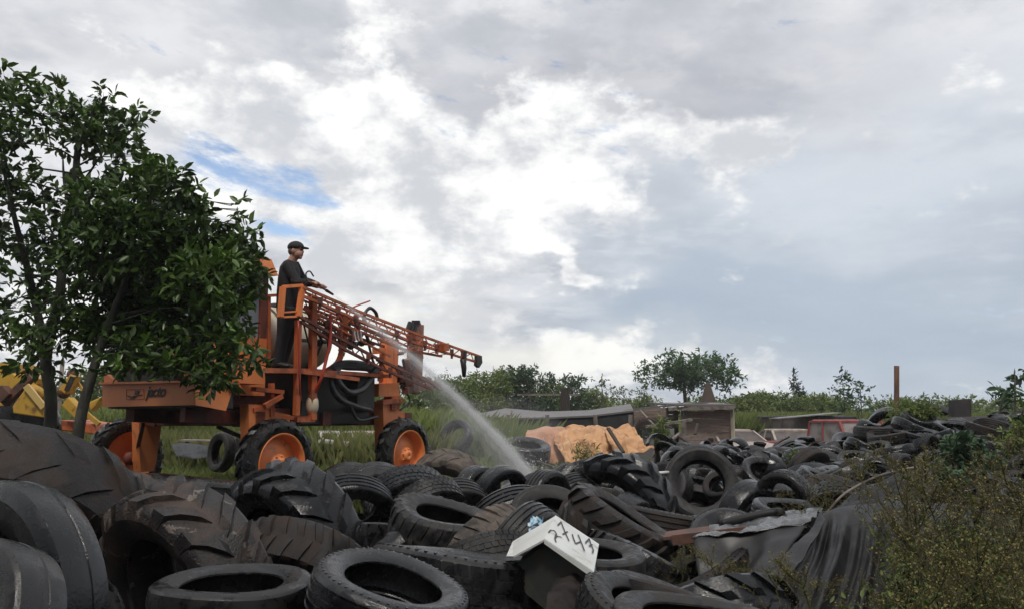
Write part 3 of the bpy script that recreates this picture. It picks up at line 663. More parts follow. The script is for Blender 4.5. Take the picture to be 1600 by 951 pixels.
m.prism(fp([(212, 609.5), (218.5, 609.5), (216.5, 616), (210.5, 616)]), -UA*.003)
m.prism(fp([(209.5, 617), (216, 617), (210, 621.5), (203, 622.5)]), -UA*.003)
m.prism(fp([(197, 616.5), (203, 617.5), (208, 620.5), (203, 620)]), -UA*.003)
m.prism(fp([(218, 616), (224, 615.5), (222, 617), (216, 618)]), -UA*.003)
part(m, 'emblem', 'decal')
m = MB()
for a, b in (((198, 608), (225, 607.5)), ((225, 607.5), (226, 622.5)), ((226, 622.5), (198, 623.5)), ((198, 623.5), (198, 608))):
    pa, pb = FP(*a, A0)+off*.9, FP(*b, A0)+off*.9; m.beam(pa, pb, .004, .004)
part(m, 'emblem_outline', 'dark_orange')

# bonnet and cab behind the leaves
m = MB(); lbox(m, -.88, -.30, .85, 2.0, 1.40, 1.72); m.hexa([L3(-.88, .85, 1.72), L3(-.3, .85, 1.72), L3(-.3, 2.0, 1.72), L3(-.88, 2.0, 1.72), L3(-.6, 1.0, 1.80), L3(-.3, 1.0, 1.86), L3(-.3, 1.85, 1.86), L3(-.6, 1.85, 1.80)]); part(m, 'bonnet', 'black_steel')  # bonnet black instead of orange: shade under the leaves put into its colour
CA0, CA1, CB0, CB1 = -.75, .33, .60, 2.05
m = MB(); lbox(m, CA0, CA1, CB0, CB1, 1.42, 2.17); part(m, 'cab', 'orange')
for a in (CA0+.06, CA1-.06):
    for b in (CB0+.05, CB1-.05): m = MB(); m.beam(L3(a, b, 2.15), L3(a, b, 3.02), .10, .09, up=LA); part(m, 'cab_pillar', 'dark_orange')
m = MB(); m.beam(L3(CA0+.3, CB0+.05, 2.15), L3(CA0+.3, CB0+.05, 3.02), .05, .05); part(m, 'cab_pillar', 'dark_orange')
for nm, pts in (('window', [(CA0+.12, CB0+.05), (CA1-.12, CB0+.05)]), ('window', [(CA0+.05, CB0+.1), (CA0+.05, CB1-.1)]), ('window', [(CA1-.06, CB0+.1), (CA1-.06, CB1-.1)]), ('window', [(CA0+.12, CB1-.05), (CA1-.12, CB1-.05)])):
    (a0, b0), (a1, b1) = pts; m = MB(); m.beam(L3(a0, b0, 2.58), L3(a1, b1, 2.58), .012, .84); part(m, nm, 'glass')
m = MB(); m.hexa([L3(CA0-.1, CB0-.08, 3.02), L3(CA1+.08, CB0-.08, 3.02), L3(CA1+.08, CB1+.08, 3.02), L3(CA0-.1, CB1+.08, 3.02), L3(CA0-.02, CB0-.02, 3.24), L3(CA1, CB0-.02, 3.24), L3(CA1, CB1, 3.24), L3(CA0-.02, CB1, 3.24)]); part(m, 'cab_roof', 'orange')
m = MB(); lbox(m, *(lambda p, q_: ((p-B0).dot(UA), (q_-B0).dot(UA)))(SP(374, 600, .20), SP(413, 600, .20)), .20, .60, 1.55, 1.80)
part(m, 'tool_box', 'orange')
m = MB(); m.beam(SP(360, 590, .2), SP(372, 610, .15), .10, .10); part(m, 'bracket', 'rust_orange')
m = MB(); m.beam(SP(395, 640, .3), SP(425, 634, .3), .05, .05); m.beam(SP(424, 598, .3), SP(424, 650, .3), .06, .06); m.beam(SP(396, 607, .28), SP(440, 612, .28), .10, .05); m.beam(SP(413, 634, .25), SP(440, 618, .25), .06); part(m, 'step_bracket', 'rust_orange')
# engine and pump block low in the middle, seen through the frame
m = MB(); lbox(m, -.2, .95, .75, 2.2, 1.28, 1.46); part(m, 'floor_plate', 'dark_orange')
m = MB(); lbox(m, .75, 2.15, .35, 2.3, 1.05, 1.80); part(m, 'engine_cover', 'black_steel')
m = MB(); lbox(m, 1.72, 2.10, .22, .40, 1.22, 1.78); part(m, 'battery_box', 'black_steel')
m = MB(); m.ball(SP(488, 632, .05), .12, 8, (.7, .7, 1.2)); part(m, 'filter_can', 'tank')

# catwalk and its edge rails
m = MB(); lbox(m, .30, 2.2, .0, .80, 1.72, 1.765); part(m, 'catwalk', 'rust_orange')
m = MB(); m.beam(SP(413, 578, -.02), SP(470, 579, -.02), .05, .06); m.beam(SP(470, 580, -.02), SP(560, 592, -.02), .045, .05); m.beam(SP(418, 462, .62), SP(436, 461, .45), .035); m.beam(SP(420, 461, .62), SP(420, 560, .62), .04); part(m, 'catwalk_rail', 'rust_orange')

# the cream tank
tc = L3(1.22, 1.42, 2.27)
m = MB(); prof = [(.001, -.66), (.20, -.655), (.34, -.62), (.425, -.54), (.46, -.42), (.465, -.05), (.478, 0), (.465, .05), (.46, .42), (.425, .54), (.34, .62), (.20, .655), (.001, .66)]
tm = MB().lathe(prof, 40, axis=UA)
m.add([tc+Vector((v[0]*1.25, v[1]*1.25, v[2]*1.0)) for v in tm.v], tm.f, True); tank = part(m, 'tank', 'tank')
m = MB()
for a in (-.32, .30):
    ring = []
    for k in range(33):
        t = 2*pi*k/32; d = Vector((LA.x*cos(t)*1.0, LA.y*cos(t)*1.0, sin(t)*.8))
        ring.append(tc+UA*a*1.25+d*.587)
    m.tube(ring, .018, 4, caps=False, smooth=False)
part(m, 'band', 'black_steel', tank)
m = MB().lathe([(.001, .04), (.14, .04), (.16, 0), (.16, -.06)], 20, origin=tc+UP*.50+UA*.1); part(m, 'lid', 'black_steel', tank)
m = MB(); m.beam(SP(468, 531, .7), SP(585, 537, .7), .02, .05); part(m, 'tank_strap', 'black_steel', tank)
m = MB()
for k in range(5):
    m.ball(L3(.02+.07*k, .80-.02*k, 1.96+.05*sin(k*2.3)), .085, 6)
part(m, 'rubber_bundle', 'black_steel')

# uprights of the boom rack and the operator's guard
m = MB()
m.beam(SP(466, 500, -.06), SP(463, 648, .02), .075, .06); m.beam(SP(489, 462, -.02), SP(488, 655, .04), .085, .08)
m.beam(SP(462, 655, .05), SP(490, 655, .05), .06, .06); m.beam(SP(441, 652, .2), SP(489, 652, .1), .05)
pc = curve([SP(537, 490, .05), SP(537, 535, .08), SP(527, 566, .15), SP(500, 585, .3)], 5)
for i in range(len(pc)-1): m.beam(pc[i], pc[i+1], .09, .075)
part(m, 'rack_upright', 'rust_orange')
m = MB()
g = [(442, 448, .02), (473, 446, -.10), (466, 494, -.10), (438, 495, .02)]
pts = [SP(*x) for x in g]
for i in (1, 3): m.beam(pts[i], pts[(i+1) % 4], .075, .05)
m.beam(pts[0], pts[1], .04, .04); m.beam(pts[2], pts[3], .025, .025)
m.beam(SP(440, 462, .45), pts[0], .03); m.beam(SP(440, 488, .02), SP(467, 486, -.1), .02)
part(m, 'hand_guard', 'orange')

# booms: lattice of thin tubes
def truss(name, up, dn, b_u, b_d, n, r, mt, rd=None, zig=True):
    m = MB(); U_ = [SP(x, y, b_u) for x, y in up]; D_ = [SP(x, y, b_d) for x, y in dn]
    def along(P, t):
        k = t*(len(P)-1); i = min(int(k), len(P)-2); return P[i].lerp(P[i+1], k-i)
    for P in (U_, D_):
        for i in range(len(P)-1): m.beam(P[i], P[i+1], r*2, r*2)
    for i in range(n):
        m.beam(along(U_, i/n), along(D_, (i+.5)/n), (rd or r), (rd or r))
        m.beam(along(D_, (i+.5)/n), along(U_, (i+1)/n), (rd or r), (rd or r))
    return part(m, name, mt)
truss('boom', [(474, 449), (560, 486), (650, 521), (752, 557)], [(477, 464), (560, 500), (650, 536), (748, 566)], -.20, -.22, 17, .017, 'rust_orange', .013)
truss('boom', [(472, 462), (548, 497), (640, 533), (700, 552)], [(474, 482), (548, 512), (630, 545), (690, 556)], .05, .0, 12, .017, 'rust_orange', .013)
truss('boom', [(468, 494), (540, 533), (600, 565), (684, 602)], [(470, 502), (540, 546), (600, 577), (676, 608)], -.12, -.10, 11, .018, 'dark_orange', .014)
truss('boom', [(476, 478), (540, 502), (600, 527)], [(476, 496), (540, 520), (600, 541)], .16, .18, 8, .016, 'dark_orange', .013)
for x0, y0, x1, y1, b in ((476, 470, 640, 542, .10), (478, 486, 610, 556, .0), (474, 456, 690, 545, -.06), (500, 512, 640, 586, -.02)):
    m = MB(); m.beam(SP(x0, y0, b), SP(x1, y1, b), .026); part(m, 'boom_bar', 'rust_orange')
# nozzles and clips along the booms
for x, y, b in ((500, 470, -.24), (528, 484, -.24), (556, 497, -.24), (620, 520, -.24), (640, 528, -.24), (664, 536, -.24), (682, 541, -.24), (706, 549, -.24), (724, 553, -.24), (512, 505, -.1), (530, 520, -.1), (548, 528, -.1), (576, 556, -.14), (610, 578, -.14), (560, 505, 0)):
    p = SP(x, y, b); m = MB(); m.box(p, (.06, .06, .085)); m.beam(p, p-UP*.11, .028); part(m, 'nozzle', 'dark_orange')
m = MB(); m.beam(SP(693, 536, -.26), SP(694, 548, -.26), .12, .12); part(m, 'boom_clamp', 'rust_orange')
m = MB()
for x, y in ((507, 522), (514, 512), (520, 530), (499, 535), (556, 524), (565, 535), (548, 540)): m.ball(SP(x, y, .12), .055, 5)
m.tube(curve([SP(496, 520, .1), SP(508, 535, .05), SP(520, 515, .1), SP(532, 535, .1)], 6), .018, 5)
m.tube(curve([SP(545, 505, .1), SP(556, 540, .05), SP(570, 520, .1), SP(582, 560, .1), SP(592, 590, .2)], 6), .020, 5)
m.tube(curve([SP(488, 505, .1), SP(500, 498, .0), SP(508, 508, .1), SP(513, 545, .1)], 6), .014, 5)
part(m, 'valve_group', 'black_steel')
m = MB()
for x in (552, 557, 562): m.beam(SP(x, 516, .0), SP(x+3, 532, .0), .035, .02)
part(m, 'gauge_tubes', 'chrome')
# boom tip
m = MB(); m.beam(SP(725, 548, -.25), SP(724, 566, -.25), .09, .05); m.tube([SP(723, 560, -.26), SP(725, 575, -.26), SP(725, 588, -.26)], [.05, .045, .03], 6); part(m, 'tip_strap', 'black_steel')
m = MB(); m.prism([SP(746, 555, -.27), SP(753, 556, -.27), SP(754, 566, -.27), SP(749, 574, -.27), (SP(745, 570, -.27))], LA*.06); part(m, 'tip_plate', 'black_steel')
# rear mast with its carrier
m = MB(); m.beam(SP(650, 507, .35), SP(647, 602, .35), .19, .18); m.beam(SP(641, 520, .33), SP(640, 600, .33), .06, .08); m.beam(SP(637, 560, .3), SP(646, 610, .3), .14); m.beam(SP(652, 510, .30), SP(655, 560, .30), .10, .10)
m.beam(SP(632, 610, .3), SP(672, 601, .3), .12, .10)
mast = part(m, 'mast', mat('brown_mast_paint', (.30, .155, .115), .6, second=(.17, .085, .065), nscale=6))
m = MB()
for k in range(3): m.beam(SP(641+5*k, 503+k, .28), SP(636+5*k, 517+k, .28), .045, .06)
m.box(SP(650, 503, .3), (.13, .12, .05)); m.box(SP(645, 506, .3), (.06, .08, .07), Matrix.Rotation(.5, 3, 'Y')); m.box(SP(655, 510, .32), (.05, .08, .12)); part(m, 'mast_head', 'black_steel', mast)
m = MB(); m.beam(SP(604, 527, .45), SP(603, 602, .45), .17, .14); m.beam(SP(585, 548, .45), SP(601, 547, .45), .09, .09); m.beam(SP(611, 553, .45), SP(629, 551, .45), .05, .06)
m.beam(SP(617, 530, .45), SP(613, 600, .45), .10, .1)
part(m, 'rear_post', 'orange')
m = MB(); m.prism([SP(592, 599, .22), SP(624, 597, .22), SP(624, 618, .22), SP(592, 619, .22)], LA*.3); part(m, 'rear_box', 'orange')
m = MB(); m.beam(SP(594, 628, .24), SP(626, 625, .24), .12, .07); m.beam(SP(612, 618, .3), SP(612, 640, .3), .18, .16); part(m, 'axle_clamp', 'rust_orange')
m = MB(); m.beam(SP(612, 570, .5), SP(690, 606, .5), .10, .08); m.beam(SP(604, 580, .6), SP(650, 612, .6), .10, .08); m.beam(SP(590, 560, .5), SP(630, 585, .5), .06); m.beam(SP(628, 605, .5), SP(672, 592, .5), .06)
for x, y in ((600, 572), (608, 586), (618, 578), (630, 590), (598, 588)): m.box(SP(x, y, .5), (.14, .14, .14))
part(m, 'lift_linkage', 'dark_orange')
# hoses
m = MB()
for k in range(4):
    o = k*2.2; m.tube(curve([SP(519+o, 583+k, .12-.02*k), SP(524+o, 570+k, .1), SP(545, 566+k*2.5, .08), SP(572, 569+k*2, .1), SP(586-o, 576+k, .14)], 7), .042, 8)
m.tube(curve([SP(519, 578, .1), SP(518, 600, .05), SP(530, 622, .02), SP(556, 634, .1), SP(580, 640, .2)], 8), .042, 8)
m.tube(curve([SP(526, 575, .06), SP(528, 594, .0), SP(545, 612, -.02), SP(565, 608, .0), SP(580, 590, .05), SP(590, 575, .1)], 8), .045, 8)
m.tube(curve([SP(522, 585, .08), SP(526, 612, .03), SP(545, 630, .05), SP(560, 655, .15), SP(590, 650, .2)], 8), .026, 6)
part(m, 'hose_coil', 'hose')
for pts, r in (([(568, 506, -.1), (570, 490, -.1), (578, 481, -.1), (587, 488, -.1), (590, 500, -.1)], .026), ([(622, 553, .2), (640, 548, .2), (650, 560, .2), (640, 585, .2)], .018), ([(628, 600, .3), (640, 625, .3), (625, 640, .3)], .016), ([(630, 560, .2), (634, 580, .2), (645, 592, .2)], .018)):
    m = MB(); m.tube(curve([SP(*p) for p in pts], 8), r, 6); part(m, 'bent_hose', 'hose')
m = MB(); m.tube(curve([SP(516, 490, -.12), SP(516, 530, -.14), SP(510, 560, -.12), SP(502, 590, -.1), SP(492, 612, 0)], 8), .022, 6); part(m, 'red_hose', 'red_hose')
m = MB(); m.tube(curve([SP(466, 500, -.1), SP(468, 590, -.1), SP(470, 625, 0)], 5), .014, 5); m.tube(curve([SP(578, 470, .2), SP(552, 480, .1), SP(540, 490, .1)], 5), .012, 5); part(m, 'thin_hose', 'red_hose')

# ------------------------------------------------------------------ the man on the catwalk
FEET = SP(434, 576, .36); FEET.z = 1.768
man = empty('person', FEET, 'man in dark clothes and black cap standing on the orange machine with a lance', 'person')
S_ = 1.0
def H(px, py, dep=0.0):      # point of the body at a photo pixel, dep metres nearer (-) or farther (+) than the feet
    return at(px, py, FEET.y+dep)
class Limb(MB):
    def loft(s, pts, n=10):  # (point, rx, ry): rx across the limb (image plane), ry in depth
        vs = []; k = len(pts)
        for i, (p, rx, ry) in enumerate(pts):
            d = (Vector(pts[min(i+1, k-1)][0])-Vector(pts[max(0, i-1)][0])).normalized()
            y = Vector((0, 1, 0)); x = d.cross(y)
            if x.length < .2: x = Vector((1, 0, 0)); 
            x.normalize(); y = x.cross(d).normalized()
            for j in range(n):
                t = 2*pi*j/n; vs.append(Vector(p)+x*(cos(t)*rx)+y*(sin(t)*ry))
        fs = [(i*n+j, i*n+(j+1) % n, (i+1)*n+(j+1) % n, (i+1)*n+j) for i in range(k-1) for j in range(n)]+[tuple(range(n-1, -1, -1)), tuple((k-1)*n+j for j in range(n))]
        return s.add(vs, fs, True)
def skin_build(m, name, mt, vox, it=3):
    o = m.build(name, M[mt], man)
    r = o.modifiers.new('fuse', 'REMESH'); r.mode = 'VOXEL'; r.voxel_size = vox; r.use_smooth_shade = True
    s = o.modifiers.new('soften', 'SMOOTH'); s.factor = .5; s.iterations = it
    bpy.context.view_layer.update()
    me = bpy.data.meshes.new_from_object(o.evaluated_get(bpy.context.evaluated_depsgraph_get())); o.modifiers.clear(); o.data = me
    return o
head = H(463, 392.5)
P_hipR, P_hipL = H(449, 487, -.07), H(455, 487, .08)
P_sR, P_sL = H(449, 416, -.17), H(459, 414, .17)
b = Limb()
# head and neck (turned three quarters to the right, chin slightly down)
b.ball(head, .098, 10, (.98, .80, 1.16)); b.ball(head+Vector((.030, -.018, -.045)), .070, 8, (1, .86, .95))
b.ball(head+Vector((.060, -.025, -.088)), .030, 6); b.loft([(head+Vector((.072, -.030, .022)), .010, .010), (head+Vector((.100, -.036, -.022)), .017, .016), (head+Vector((.090, -.034, -.032)), .018, .018)], 8)
b.ball(head+Vector((.078, -.034, -.056)), .020, 6, (1, 1.2, .45)); b.ball(head+Vector((.068, -.03, .028)), .030, 6, (.9, 1.5, .5))
b.ball(head+Vector((-.022, -.080, -.012)), .026, 6, (.9, .5, 1.35)); b.ball(head+Vector((-.022, .080, -.012)), .026, 6, (.9, .5, 1.35))
neck = H(456, 408)
b.loft([(head+Vector((-.012, 0, -.06)), .062, .060), (neck, .060, .062), (H(454, 415), .075, .09)])
b.loft([(H(454, 415), .09, .16), (H(452, 432), .115, .19), (H(451, 455), .115, .17), (H(451, 475), .11, .165), (H(452, 488), .11, .16)], 14)
def legs(b, k):
    for hp, kn, an, toe in ((P_hipR, H(441, 532, -.10), H(434, 569, -.10), 1), (P_hipL, H(450, 532, .10), H(440, 569, .12), 1)):
        b.loft([(hp+Vector((0, 0, .05)), .095*k, .10*k), (hp.lerp(kn, .3), .090*k, .092*k), (hp.lerp(kn, .75), .068*k, .070*k), (kn, .062*k, .064*k), (kn.lerp(an, .35), .060*k, .060*k), (an, .045*k*(1.15 if k > 1 else 1), .046*k*(1.15 if k > 1 else 1))], 12)
legs(b, 1.0)
# arms reach forward and down to the lance; the far hand is farther along it
hR, hL = H(494, 444, -.20), H(503, 448, .0)
eR, eL = H(464, 441, -.24), H(474, 438, .19)
def arms(b, k, end):
    for sh, el, ha in ((P_sR, eR, hR), (P_sL, eL, hL)):
        w = el.lerp(ha, end)
        b.loft([(sh+Vector((-.005, 0, .01)), .062*k, .062*k), (sh.lerp(el, .45), .053*k, .053*k), (el, .045*k, .046*k), (el.lerp(ha, .35), .043*k, .043*k), (w, .030*k*(1.2 if k > 1.1 else 1), .032*k*(1.2 if k > 1.1 else 1))], 10)
arms(b, 1.0, .88)
lance_dir = (H(560, 486, .45)-hR).normalized()
def hand(b, w, c, side):
    """a fist round the lance: palm, four curled fingers of different length and a thumb closing over them"""
    b.loft([(w, .027, .024), (w.lerp(c, .6), .036, .022), (c, .038, .024)], 8)
    ax = lance_dir; upv = ax.cross(Vector((0, 1, 0))).normalized()
    if upv.z < 0: upv = -upv
    outv = Vector((0, -1, 0))*side
    for i, ln in enumerate((.95, 1.05, 1.0, .82)):
        o = c+ax*(.012+.021*(i-.5))
        pts = [o+upv*.020+outv*.018, o+upv*.030+outv*.002, o+upv*.018-outv*.022*ln, o-upv*.012-outv*.026*ln, o-upv*.024-outv*.006*ln]
        b.tube(pts, [.0105, .0105, .0098, .009, .0075], 6)
    b.tube([c-ax*.03+outv*.020, c-ax*.012+outv*.030-upv*.008, c+ax*.018+outv*.026+upv*.006, c+ax*.035+outv*.018+upv*.012], [.013, .012, .0105, .008], 6)
hand(b, eR.lerp(hR, .84), hR, 1); hand(b, eL.lerp(hL, .84), hL, -1)
body_o = skin_build(b, 'body', 'skin', .0065, 2)
b = Limb()
b.loft([(H(457, 408.5), .068, .075), (H(455, 413), .10, .15), (H(453, 420), .125, .205), (H(452, 436), .140, .215), (H(450, 458), .142, .195), (H(449, 478), .140, .190), (H(450, 492), .138, .185)], 18)
arms(b, 1.28, .80)
for k in range(7):   # creases at elbow and waist
    b.ball(eR+Vector((random.uniform(-.04, .04), random.uniform(-.05, .0), random.uniform(-.03, .03))), .030, 5, (1.6, .8, .6))
skin_build(b, 'jacket', 'dark_shirt', .011, 2)
b = Limb(); legs(b, 1.30); b.loft([(H(451, 478), .125, .175), (H(452, 490), .135, .18), (H(451, 500), .120, .17)], 14)
skin_build(b, 'trousers', 'navy', .011, 3)
for hp, dd in ((H(434, 569, -.10), -.10), (H(440, 569, .12), .12)):
    b = Limb(); sole = Vector((hp.x, hp.y, 1.79)); b.loft([(hp+Vector((0, 0, .03)), .062, .062), (sole+Vector((0, -.01, .045)), .065, .062)], 10)
    b.loft([(sole+Vector((-.07, 0, .012)), .035, .05), (sole+Vector((.0, -.01, .020)), .052, .055), (sole+Vector((.10, -.03, .010)), .042, .052), (sole+Vector((.17, -.05, .0)), .026, .038)], 10)
    skin_build(b, 'boot', 'boot', .009, 2)
# cap with its peak to the right, hair below it
b = Limb(); b.ball(head+Vector((-.008, 0, .045)), .112, 10, (1.0, .86, .80))
v2 = [];
for v in b.v: v2.append((v[0], v[1], max(v[2], head.z+.028)))
b.v = v2
peak = [head+Vector((.07+.105*cos(t)*1.0, .075*sin(t)-.03*cos(t), .040-.018*cos(t))) for t in np.linspace(-pi/2, pi/2, 9)]
b.prism(peak, (0, 0, .012)); b.build('cap', M['cap'], man)
b = Limb(); b.ball(head+Vector((-.030, 0, -.004)), .098, 8, (.82, .84, .70)); b.build('hair', M['hair'], man)
for sy in (-.052, .012):
    b = MB(); b.ball(head+Vector((.078, sy, .008)), .011, 5); b.build('eye', M['decal'], man)

# the lance in his hands
NOZ = H(520, 460, .22)
lan = empty('spray_lance', hR, 'thin spray lance held in both hands of the man in the cap', 'spray lance')
m = MB(); st = H(481, 440, -.34); m.tube([st, hR, NOZ.lerp(hR, .35)], .014, 8); m.build('barrel', M['dark_orange'], lan)
m = MB(); m.tube([NOZ.lerp(hR, .4), NOZ], [.022, .016], 8); m.build('nozzle', M['decal'], lan)
m = MB(); m.tube(curve([st, H(478, 428, -.30), H(484, 424, -.2), H(490, 432, -.12)], 6), .010, 6); m.build('handle_loop', M['decal'], lan)
m = MB(); m.tube(curve([st, H(474, 452, -.3), H(470, 480, -.25), H(478, 520, -.1), H(490, 560, .1)], 6), .012, 6); m.build('feed_hose', M['hose'], lan)
# ------------------------------------------------------------------ foliage
def leaves_mesh(name, mt, sprigs, rng, lw=.42, fold=.25):
    """sprigs: arrays (centre, direction, leaf length, tint); each row is one leaf of six points"""
    C, D, Ln, T = [np.asarray(x, dtype=float) for x in sprigs]
    n = len(C); D /= np.linalg.norm(D, axis=1)[:, None]+1e-9
    up = rng.normal(size=(n, 3))+np.array([0, 0, 1.2]); S = np.cross(D, up); S /= np.linalg.norm(S, axis=1)[:, None]+1e-9
    N = np.cross(S, D); L = Ln[:, None]; w = L*lw*.5
    P = np.stack([C, C+D*L*.33+S*w+N*w*fold, C+D*L*.68+S*w*.8+N*w*fold, C+D*L-N*L*.10, C+D*L*.68-S*w*.8+N*w*fold, C+D*L*.33-S*w+N*w*fold], 1).reshape(-1, 3)
    me = bpy.data.meshes.new(name); me.vertices.add(n*6); me.vertices.foreach_set('co', P.ravel())
    idx = (np.arange(n)[:, None]*6+np.array([0, 1, 2, 3, 0, 3, 4, 5])[None]).ravel()
    me.loops.add(n*8); me.loops.foreach_set('vertex_index', idx); me.polygons.add(n*2)
    me.polygons.foreach_set('loop_start', np.arange(n*2)*4); me.polygons.foreach_set('loop_total', np.full(n*2, 4))
    at_ = me.attributes.new('tint', 'FLOAT', 'FACE'); at_.data.foreach_set('value', np.repeat(T, 2))
    me.materials.append(mt); me.update(); me.validate(); return me
def clump_leaves(clumps, rng, llen, young=.07, per=7, shell=.55, tint=(.0, .45), droop=-.1):
    C, D, L, T = [], [], [], []
    for c, r, n in clumps:
        c = np.array(c); r = np.array(r if hasattr(r, '__len__') else (r, r, r))
        ns = max(1, int(n/per)); base = rng.uniform(*tint)
        for _ in range(ns):
            d = rng.normal(size=3); d /= np.linalg.norm(d); rad = rng.uniform(shell**3, 1)**(1/3)
            p = c+d*r*rad*rng.uniform(.85, 1.12); ax = d+rng.normal(size=3)*.5+np.array([0, 0, .35]); ax /= np.linalg.norm(ax)
            yg = rng.random() < young; sz = llen*rng.uniform(.75, 1.25)
            for k in range(per):
                q = p+ax*(k/per)*llen*1.3; dd = ax*.5+rng.normal(size=3)*.75+np.array([0, 0, droop])
                C.append(q); D.append(dd); L.append(sz*rng.uniform(.7, 1.15)); T.append(np.clip((rng.uniform(.6, 1.0) if yg else base*.5+rng.uniform(*tint)*.6+max(0, rng.normal()*.08)), 0, 1))
    return C, D, L, T
def link(name, me, parent=None, loc=(0, 0, 0)):
    o = bpy.data.objects.new(name, me); COL.objects.link(o); o.parent = parent; o.location = loc; return o
def tree(name, label, cat, base, trunk_pts, clumps, tr, llen, seed, leafm='citrus_leaf', barkm='bark', group=None, per=7, shell=.5, young=.07, tint=(0, .45), twigs=5, extra=None, fork=.45, lw=.42):
    rng = np.random.default_rng(seed); base = Vector(base); root = empty(name, base, label, cat, group)
    m = MB(); tp = curve(trunk_pts, 6); k = len(tp)
    m.tube(tp, [tr*(1.25 if i == 0 else lerp(1.0, .45, i/(k-1))) for i in range(k)], 9)
    for c, r, n in clumps:
        c = Vector(c); i = min(range(int(k*fork), k), key=lambda i: (tp[i]-c).length+max(0, tp[i].z-c.z)*1.5); a = tp[i]
        mid = a.lerp(c, .5)+Vector((rng.normal()*.07, rng.normal()*.07, .10))*(c-a).length
        rr = tr*.22*min(1.2, .5+len(clumps)**-.5*2)
        pts = curve([a, mid, c], 5); m.tube(pts, [lerp(rr, rr*.28, j/(len(pts)-1)) for j in range(len(pts))], 5, caps=False)
        rs = r if not hasattr(r, '__len__') else r[0]
        for _ in range(twigs):
            d = Vector(rng.normal(size=3)); d.normalize(); d.z = abs(d.z)*.8+.1; e = c+d*rs*.95
            m.tube([pts[-3], c.lerp(e, .5)+Vector(rng.normal(size=3))*rs*.08, e], [rr*.3, rr*.2, rr*.08], 4, caps=False)
    if extra: 
        for pts, r0 in extra: cp = curve(pts, 6); m.tube(cp, [lerp(r0, r0*.25, j/(len(cp)-1)) for j in range(len(cp))], 5)
    m.build('trunk', M[barkm], root, fix=False)
    C, D, L, T = clump_leaves(clumps, rng, llen, young, per, shell, tint)
    C = [np.array(c)-np.array(base) for c in C]
    link('crown', leaves_mesh('crown', M[leafm], (C, D, L, T), rng, lw), root)
    return root
trng = random.Random(3)
def pc_(lst, Y, dens, dy=.55):
    out = []
    for px, py, r in lst:
        y = Y+trng.uniform(-dy, dy); rm = r*y/FOC; out.append((at(px, py, y), (rm, rm*1.1, rm*.92), int(dens*rm*rm)))
    return out
YA = 8.4
ta = [(18,150,36),(55,178,44),(105,196,44),(150,186,40),(192,204,34),(-30,180,50),(12,222,48),(168,236,36),(196,248,26),(-30,290,40),(18,290,34),(58,318,40),(112,322,40),(150,300,26),
      (18,372,40),(66,376,36),(110,380,34),(-25,390,50),(36,436,28),(92,440,34),(18,480,22),(70,496,36),(104,512,34),(60,540,34),(96,556,28),(44,566,22),(-30,500,40),(30,520,30),(160,158,20),(14,130,20),(205,190,16),(160,205,30),(130,225,26),(80,150,20)]
tree('citrus_tree', 'taller sparse citrus tree at the left edge with sky showing through its branches', 'tree', (at(80, 640, YA).x, YA, ground_z(-4.8, YA)),
     [(at(80, 640, YA).x, YA, -.05), at(80, 640, YA), at(72, 560, YA), at(92, 470, YA), at(100, 400, YA), at(116, 320, YA), at(120, 250, YA), at(126, 200, YA)], pc_(ta, YA, 2500), .066, .115, 21, young=.10, twigs=7, tint=(.03, .6),
     extra=[([at(74, 560, YA), at(45, 430, YA), at(20, 330, YA-.3), at(0, 240, YA-.3)], .05), ([at(110, 330, YA), at(116, 280, YA), at(128, 230, YA)], .03), ([at(108, 330, YA), at(100, 280, YA), at(98, 240, YA)], .025), ([at(112, 310, YA), at(140, 270, YA+.1), at(160, 240, YA)], .022), ([at(130, 270, YA), at(150, 262, YA)], .012)])
YB = 7.7
tb = [(158,330,44),(202,322,46),(244,298,38),(252,266,20),(272,300,26),(186,374,52),(236,370,52),(284,352,40),(308,384,38),(318,336,15),(342,392,32),(372,352,14),(371,330,8),(380,372,16),(368,420,36),(388,424,20),(402,412,10),(392,400,9),(150,416,44),(212,436,54),(268,430,54),(322,440,48),(366,462,24),
      (196,492,48),(246,496,50),(300,498,50),(344,500,40),(366,500,16),(230,545,40),(280,540,42),(328,548,38),(362,545,26),(170,520,36),(150,480,36),(196,546,28),(330,590,18),(306,572,16),(345,575,20),(140,380,36),(392,566,13),(212,566,14),(250,570,15),(282,572,14),(322,594,13),(342,584,18),(186,562,14),(258,586,7),(232,276,12),(296,318,12),(396,388,8),(362,322,7)]
tree('citrus_tree', 'dense dark citrus tree with drooping glossy crown, right in front of the orange machine', 'tree', (at(124, 668, YB).x, YB, ground_z(-4, YB)),
     [(at(118, 668, YB).x, YB, -.05), at(124, 668, YB), at(140, 600, YB), at(158, 540, YB), at(185, 470, YB), at(215, 400, YB), at(235, 330, YB)], pc_(tb, YB, 6000, .6), .058, .115, 22, young=.09, twigs=4, tint=(.03, .55))

